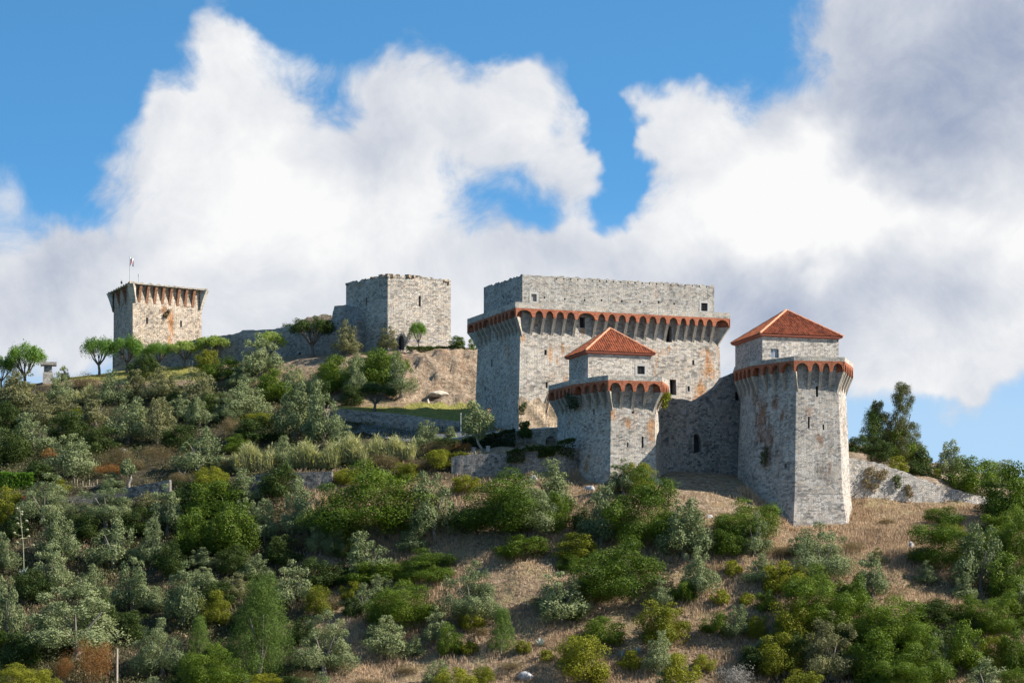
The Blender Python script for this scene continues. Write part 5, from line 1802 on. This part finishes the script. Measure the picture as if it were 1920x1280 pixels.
def lamp(px, py, h, label, arm=4.0):
    p, m_ = at(px, py)
    o = empty('street_lamp', p)
    tag(o, label, 'street lamp')
    mb = MB(); mb.tube([(0, 0, -.3), (0, 0, h * m_)], [.07, .045], 7); mb.build('pole', M['metal'], o)
    mb = MB()
    mb.tube([(0, 0, h * m_), (0, 0, (h + 1.2) * m_), (0, 0, (h + 2.8) * m_)], [.12, arm * m_ * .5, .1], 10)
    mb.build('lantern', M['metal'], o)
    return o


lamp(864, 818, 40, 'thin grey lamp post on the road below the lawn', 1.6)
lamp(233, 872, 26, 'street lamp with pale hood among olives above the stick fence', 9.0)
# red sign in the wood
p, m_ = at(42, 965)
rs = empty('notice_sign', p)
tag(rs, 'small red notice board on a post in the left wood', 'sign')
mb = MB(); mb.tube([(0, 0, -.2), (0, 0, 30 * m_)], [.05, .05], 6); mb.build('post', M['metal'], rs)
mb = MB(); mb.box((0, -.08, 29 * m_), 12 * m_, .05, 7 * m_, .1); mb.build('board', M['red'], rs)
# wooden pole bottom left
p, m_ = at(219, 1287)
mb = MB(); mb.tube([(0, 0, -1), (.02, 0, 34 * m_), (.05, 0, 70 * m_)], [.17, .15, .13], 9)
o = mb.build('wooden_pole', M['wood']); o.location = p
tag(o, 'bare grey wooden pole sticking up beside the rusty dead shrubs', 'pole')
p, m_ = at(117, 1110)
mb = MB(); mb.tube([(0, 0, -.5), (0, 0, 30 * m_)], [.08, .07], 6)
o = mb.build('wooden_stake', M['wood']); o.location = p
tag(o, 'short thin stake below an olive in the left wood', 'stake')
# stick fence
sf = empty('stick_fence', (0, 0, 0))
tag(sf, 'rustic fence of thin pale sticks on the left slope above the garden wall', 'fence')
rr = random.Random(2)
for k in range(17):
    px_ = 140 + 5.3 * k + rr.uniform(-1, 1)
    Y = 403.2 - .05 * k
    b_ = P3(px_, 924 - .9 * k * .35, Y)
    mb = MB()
    hh = rr.uniform(.9, 1.9) * (1.0 if k > 3 else 1.15)
    mb.tube([b_ - Vector((0, 0, .5)), b_ + Vector((rr.uniform(-.08, .08), 0, hh))], [.055, .045], 5)
    mb.build('stick', M['stick'], sf)
for (dz, k0, k1) in ((.35, 0, 16), (.85, 0, 16), (.6, 2, 15)):
    mb = MB()
    a = P3(140 + 5.3 * k0, 924 - .3 * k0, 403.1 - .05 * k0) + Vector((0, 0, dz))
    b_ = P3(140 + 5.3 * k1, 924 - .3 * k1, 403.1 - .05 * k1) + Vector((0, 0, dz + rr.uniform(-.3, .2)))
    mb.tube([a, (a + b_) / 2 + Vector((0, 0, .05)), b_], [.05, .05, .04], 5)
    mb.build('rail', M['stick'], sf)


def rock_mesh(seed, sx, sy, sz, mat, sub=2):
    import bmesh
    bm = bmesh.new()
    bmesh.ops.create_icosphere(bm, subdivisions=sub, radius=.5)
    for v in bm.verts:
        n = _vnoise(np.array([v.co.x * 3 + seed]), np.array([v.co.y * 3 + v.co.z * 2.3]), 1.0, seed)[0]
        f = .72 + .55 * n
        v.co = Vector((v.co.x * sx * f, v.co.y * sy * f, v.co.z * sz * f))
    me = bpy.data.meshes.new('rock')
    bm.to_mesh(me)
    bm.free()
    uvl = me.uv_layers.new(name='UVMap')
    for lp in me.loops:
        co = me.vertices[lp.vertex_index].co
        uvl.data[lp.index].uv = (co.x + co.y * .5, co.z)
    me.materials.append(mat)
    return me


M['rock'] = plain('pale_rock', (.42, .36, .28), .95, .4, 1.3)
M['grey_rock'] = plain('grey_rock', (.34, .33, .32), .95, .4, 2.0)
# carved stone blocks flanking the leaning olive
for (px_, py_, w_, h_, lb) in ((888, 849, 13, 12, 'pale carved stone block left of the leaning olive trunk'), (915, 849, 9, 11, 'pale rounded stone block right of the leaning olive trunk')):
    p, m_ = at(px_, py_)
    mb = MB()
    n_ = 12
    prof = [(1.0, 0), (1.0, .12), (.8, .2), (.78, .75), (.98, .85), (1.0, 1.0), (.7, 1.04)]
    R0 = w_ * m_ * .5
    for (r0, h0), (r1, h1) in zip(prof[:-1], prof[1:]):
        for k in range(n_):
            a0, a1 = 2 * math.pi * k / n_, 2 * math.pi * (k + 1) / n_
            mb.poly([(R0 * r0 * math.cos(a0), R0 * r0 * math.sin(a0), h0 * h_ * m_), (R0 * r0 * math.cos(a1), R0 * r0 * math.sin(a1), h0 * h_ * m_),
                     (R0 * r1 * math.cos(a1), R0 * r1 * math.sin(a1), h1 * h_ * m_), (R0 * r1 * math.cos(a0), R0 * r1 * math.sin(a0), h1 * h_ * m_)])
    mb.poly([(R0 * .7 * math.cos(2 * math.pi * k / n_), R0 * .7 * math.sin(2 * math.pi * k / n_), 1.04 * h_ * m_) for k in range(n_)])
    o = mb.build('stone_block', M['stone_frame'])
    o.location = p
    tag(o, lb, 'stone block', 'carved stone blocks by the leaning olive')
rocks = [(822, 745, 34, 10, 'long flat rock slab lying at the foot of the earth mound'), (802, 750, 6, 12, 'small upright marker stone at the foot of the earth mound'),
         (1152, 918, 26, 14, 'grey boulder at the prow of the smaller tower'), (1235, 915, 20, 14, 'grey boulder right of the smaller tower foot'), (1105, 920, 22, 12, 'flat boulder left of the smaller tower foot'),
         (1708, 1030, 7, 16, 'upright grey post-like stone on the bare right slope'), (1475, 1040, 10, 7, 'small pale rock on the slope below the flared tower'), (1330, 968, 12, 7, 'small pale rock on bare ground between the towers'),
         (985, 1276, 24, 16, 'pale weathered boulder in the grass at the bottom'), (1000, 905, 14, 10, 'dark boulder under the rubble retaining wall')]
for k, (px_, py_, w_, h_, lb) in enumerate(rocks):
    p, m_ = at(px_, py_)
    o = link('rock', rock_mesh(k + 3, w_ * m_ * 1.15, max(w_ * .7 * m_, .5), h_ * m_ * 1.3, M['rock'] if py_ < 800 else M['grey_rock'], 3))
    o.location = p + Vector((0, 0, h_ * m_ * .35))
    o.rotation_euler = (0, 0, (k * 1.3) % 3 if w_ < 24 else .2)
    tag(o, lb, 'rock')


# ------------------------------------------------------------------ grass and undergrowth
def scatter(n, x0, x1, Y0, Y1, keep, rng):
    px = rng.uniform(x0, x1, n)
    Y = rng.uniform(Y0, Y1, n)
    k = keep(px, Y, rng.random(n))
    return px[k], Y[k]


rng = np.random.default_rng(77)


def keep_dry(px, Y, r):
    py, l, b_, s, red = zones(px, Y)
    x = (px - 960) / F * Y
    patch = _vnoise(x, Y, .12, 21) * .6 + _vnoise(x, Y, .45, 22) * .4
    return (py < 1330) & (r < (1 - l) * (1 - .93 * b_) * (1 - .97 * s) * np.clip(patch * 2.4 - .35, .1, 1)) & ~((px > 1235) & (px < 1460) & (py < 930))


px_, Y_ = scatter(150000, -120, 2060, 338, 398, keep_dry, rng)
for poly, i0, i1, cnt in ((bs1, 1, 4, 1500), (bb2, 0, 3, 1500)):
    for i in range(i0, i1):
        a, b = poly[i], poly[(i + 1) % len(poly)]
        ow = outward_of(poly, i)
        u, w_ = rng.random(cnt // 2), np.abs(rng.normal(size=cnt // 2)) * .8 + .1
        X_, Yq = a[0] + (b[0] - a[0]) * u + ow.x * w_, a[1] + (b[1] - a[1]) * u + ow.y * w_
        px_, Y_ = np.concatenate([px_, X_ / Yq * F + 960]), np.concatenate([Y_, Yq])
n0 = len(px_)
z_ = ground_z(px_, Y_)
base_ = np.stack([(px_ - 960) / F * Y_, Y_, z_], 1)
C = np.repeat(base_, 3, 0) + rng.normal(size=(n0 * 3, 3)) * np.array([.16, .16, .02])
D = rng.normal(size=(n0 * 3, 3)) * .28
D[:, 2] = 1
D /= np.linalg.norm(D, axis=1, keepdims=True)
tall = _vnoise(base_[:, 0], base_[:, 1], .2, 30)
L = np.repeat(.25 + .75 * tall, 3) * rng.uniform(.5, 1.25, n0 * 3)
var = np.clip(np.repeat(_vnoise(base_[:, 0], base_[:, 1], .35, 31), 3) * .6 + rng.random(n0 * 3) * .4, 0, 1)
o = link('dry_grass', leaves('dry_grass', C, D, L, .075, M['drygrass'], rng, var))
tag(o, 'pinkish tan dry grass covering the open slope below the towers', 'grass', kind='stuff')


def keep_low(px, Y, r):
    py, l, b_, s, red = zones(px, Y)
    x = (px - 960) / F * Y
    patch = _vnoise(x, Y, .16, 41) * .6 + _vnoise(x, Y, .5, 42) * .4
    return (py < 1330) & (py > 712) & (r < s * np.clip(patch * 2.6 - .6, .12, 1) * (1 - l) * (1 - b_))


px_, Y_ = scatter(95000, -120, 1050, 338, 462, keep_low, rng)
q_, w_ = scatter(6000, 1430, 1980, 338, 366, lambda a, b_, c_: c_ < .5, rng)
px_, Y_ = np.concatenate([px_, q_]), np.concatenate([Y_, w_])
n0 = len(px_)
base_ = np.stack([(px_ - 960) / F * Y_, Y_, ground_z(px_, Y_)], 1)
K = 5
C = np.repeat(base_, K, 0) + np.abs(rng.normal(size=(n0 * K, 3))) * np.array([.35, .35, .38]) * np.sign(rng.normal(size=(n0 * K, 3)) + np.array([0, 0, 9]))
D = rng.normal(size=(n0 * K, 3))
D[:, 2] += .5
D /= np.linalg.norm(D, axis=1, keepdims=True)
L = rng.uniform(.16, .34, n0 * K)
o = link('undergrowth', leaves('undergrowth', C, D, L, L * .55, leafmat('undergrowth_leaves', (.030, .040, .012), (.14, .13, .055), .2, .6, (1, 1, .5), .2, 0), rng,
                              np.clip(np.repeat(_vnoise(base_[:, 0], base_[:, 1], .25, 43), K) * .7 + rng.random(n0 * K) * .3, 0, 1)))
tag(o, 'dark low undergrowth between the trees of the left slope', 'undergrowth', kind='stuff')

# short lawn blades on the crest and the mown terrace
px_, Y_ = scatter(90000, 40, 920, 414, 474, lambda a, b_, c_: c_ < zones(a, b_)[1], rng)
n0 = len(px_)
C = np.stack([(px_ - 960) / F * Y_, Y_, ground_z(px_, Y_)], 1)
D = rng.normal(size=(n0, 3)) * .4
D[:, 2] = 1
D /= np.linalg.norm(D, axis=1, keepdims=True)
o = link('lawn_grass', leaves('lawn_grass', C, D, rng.uniform(.1, .25, n0), .06, leafmat('lawn_blades', (.20, .20, .05), (.38, .34, .11), .3, .7, (1, 1, .5), .1, 0), rng))
tag(o, 'short yellow-green lawn grass on the crest and the terrace', 'grass', kind='stuff')
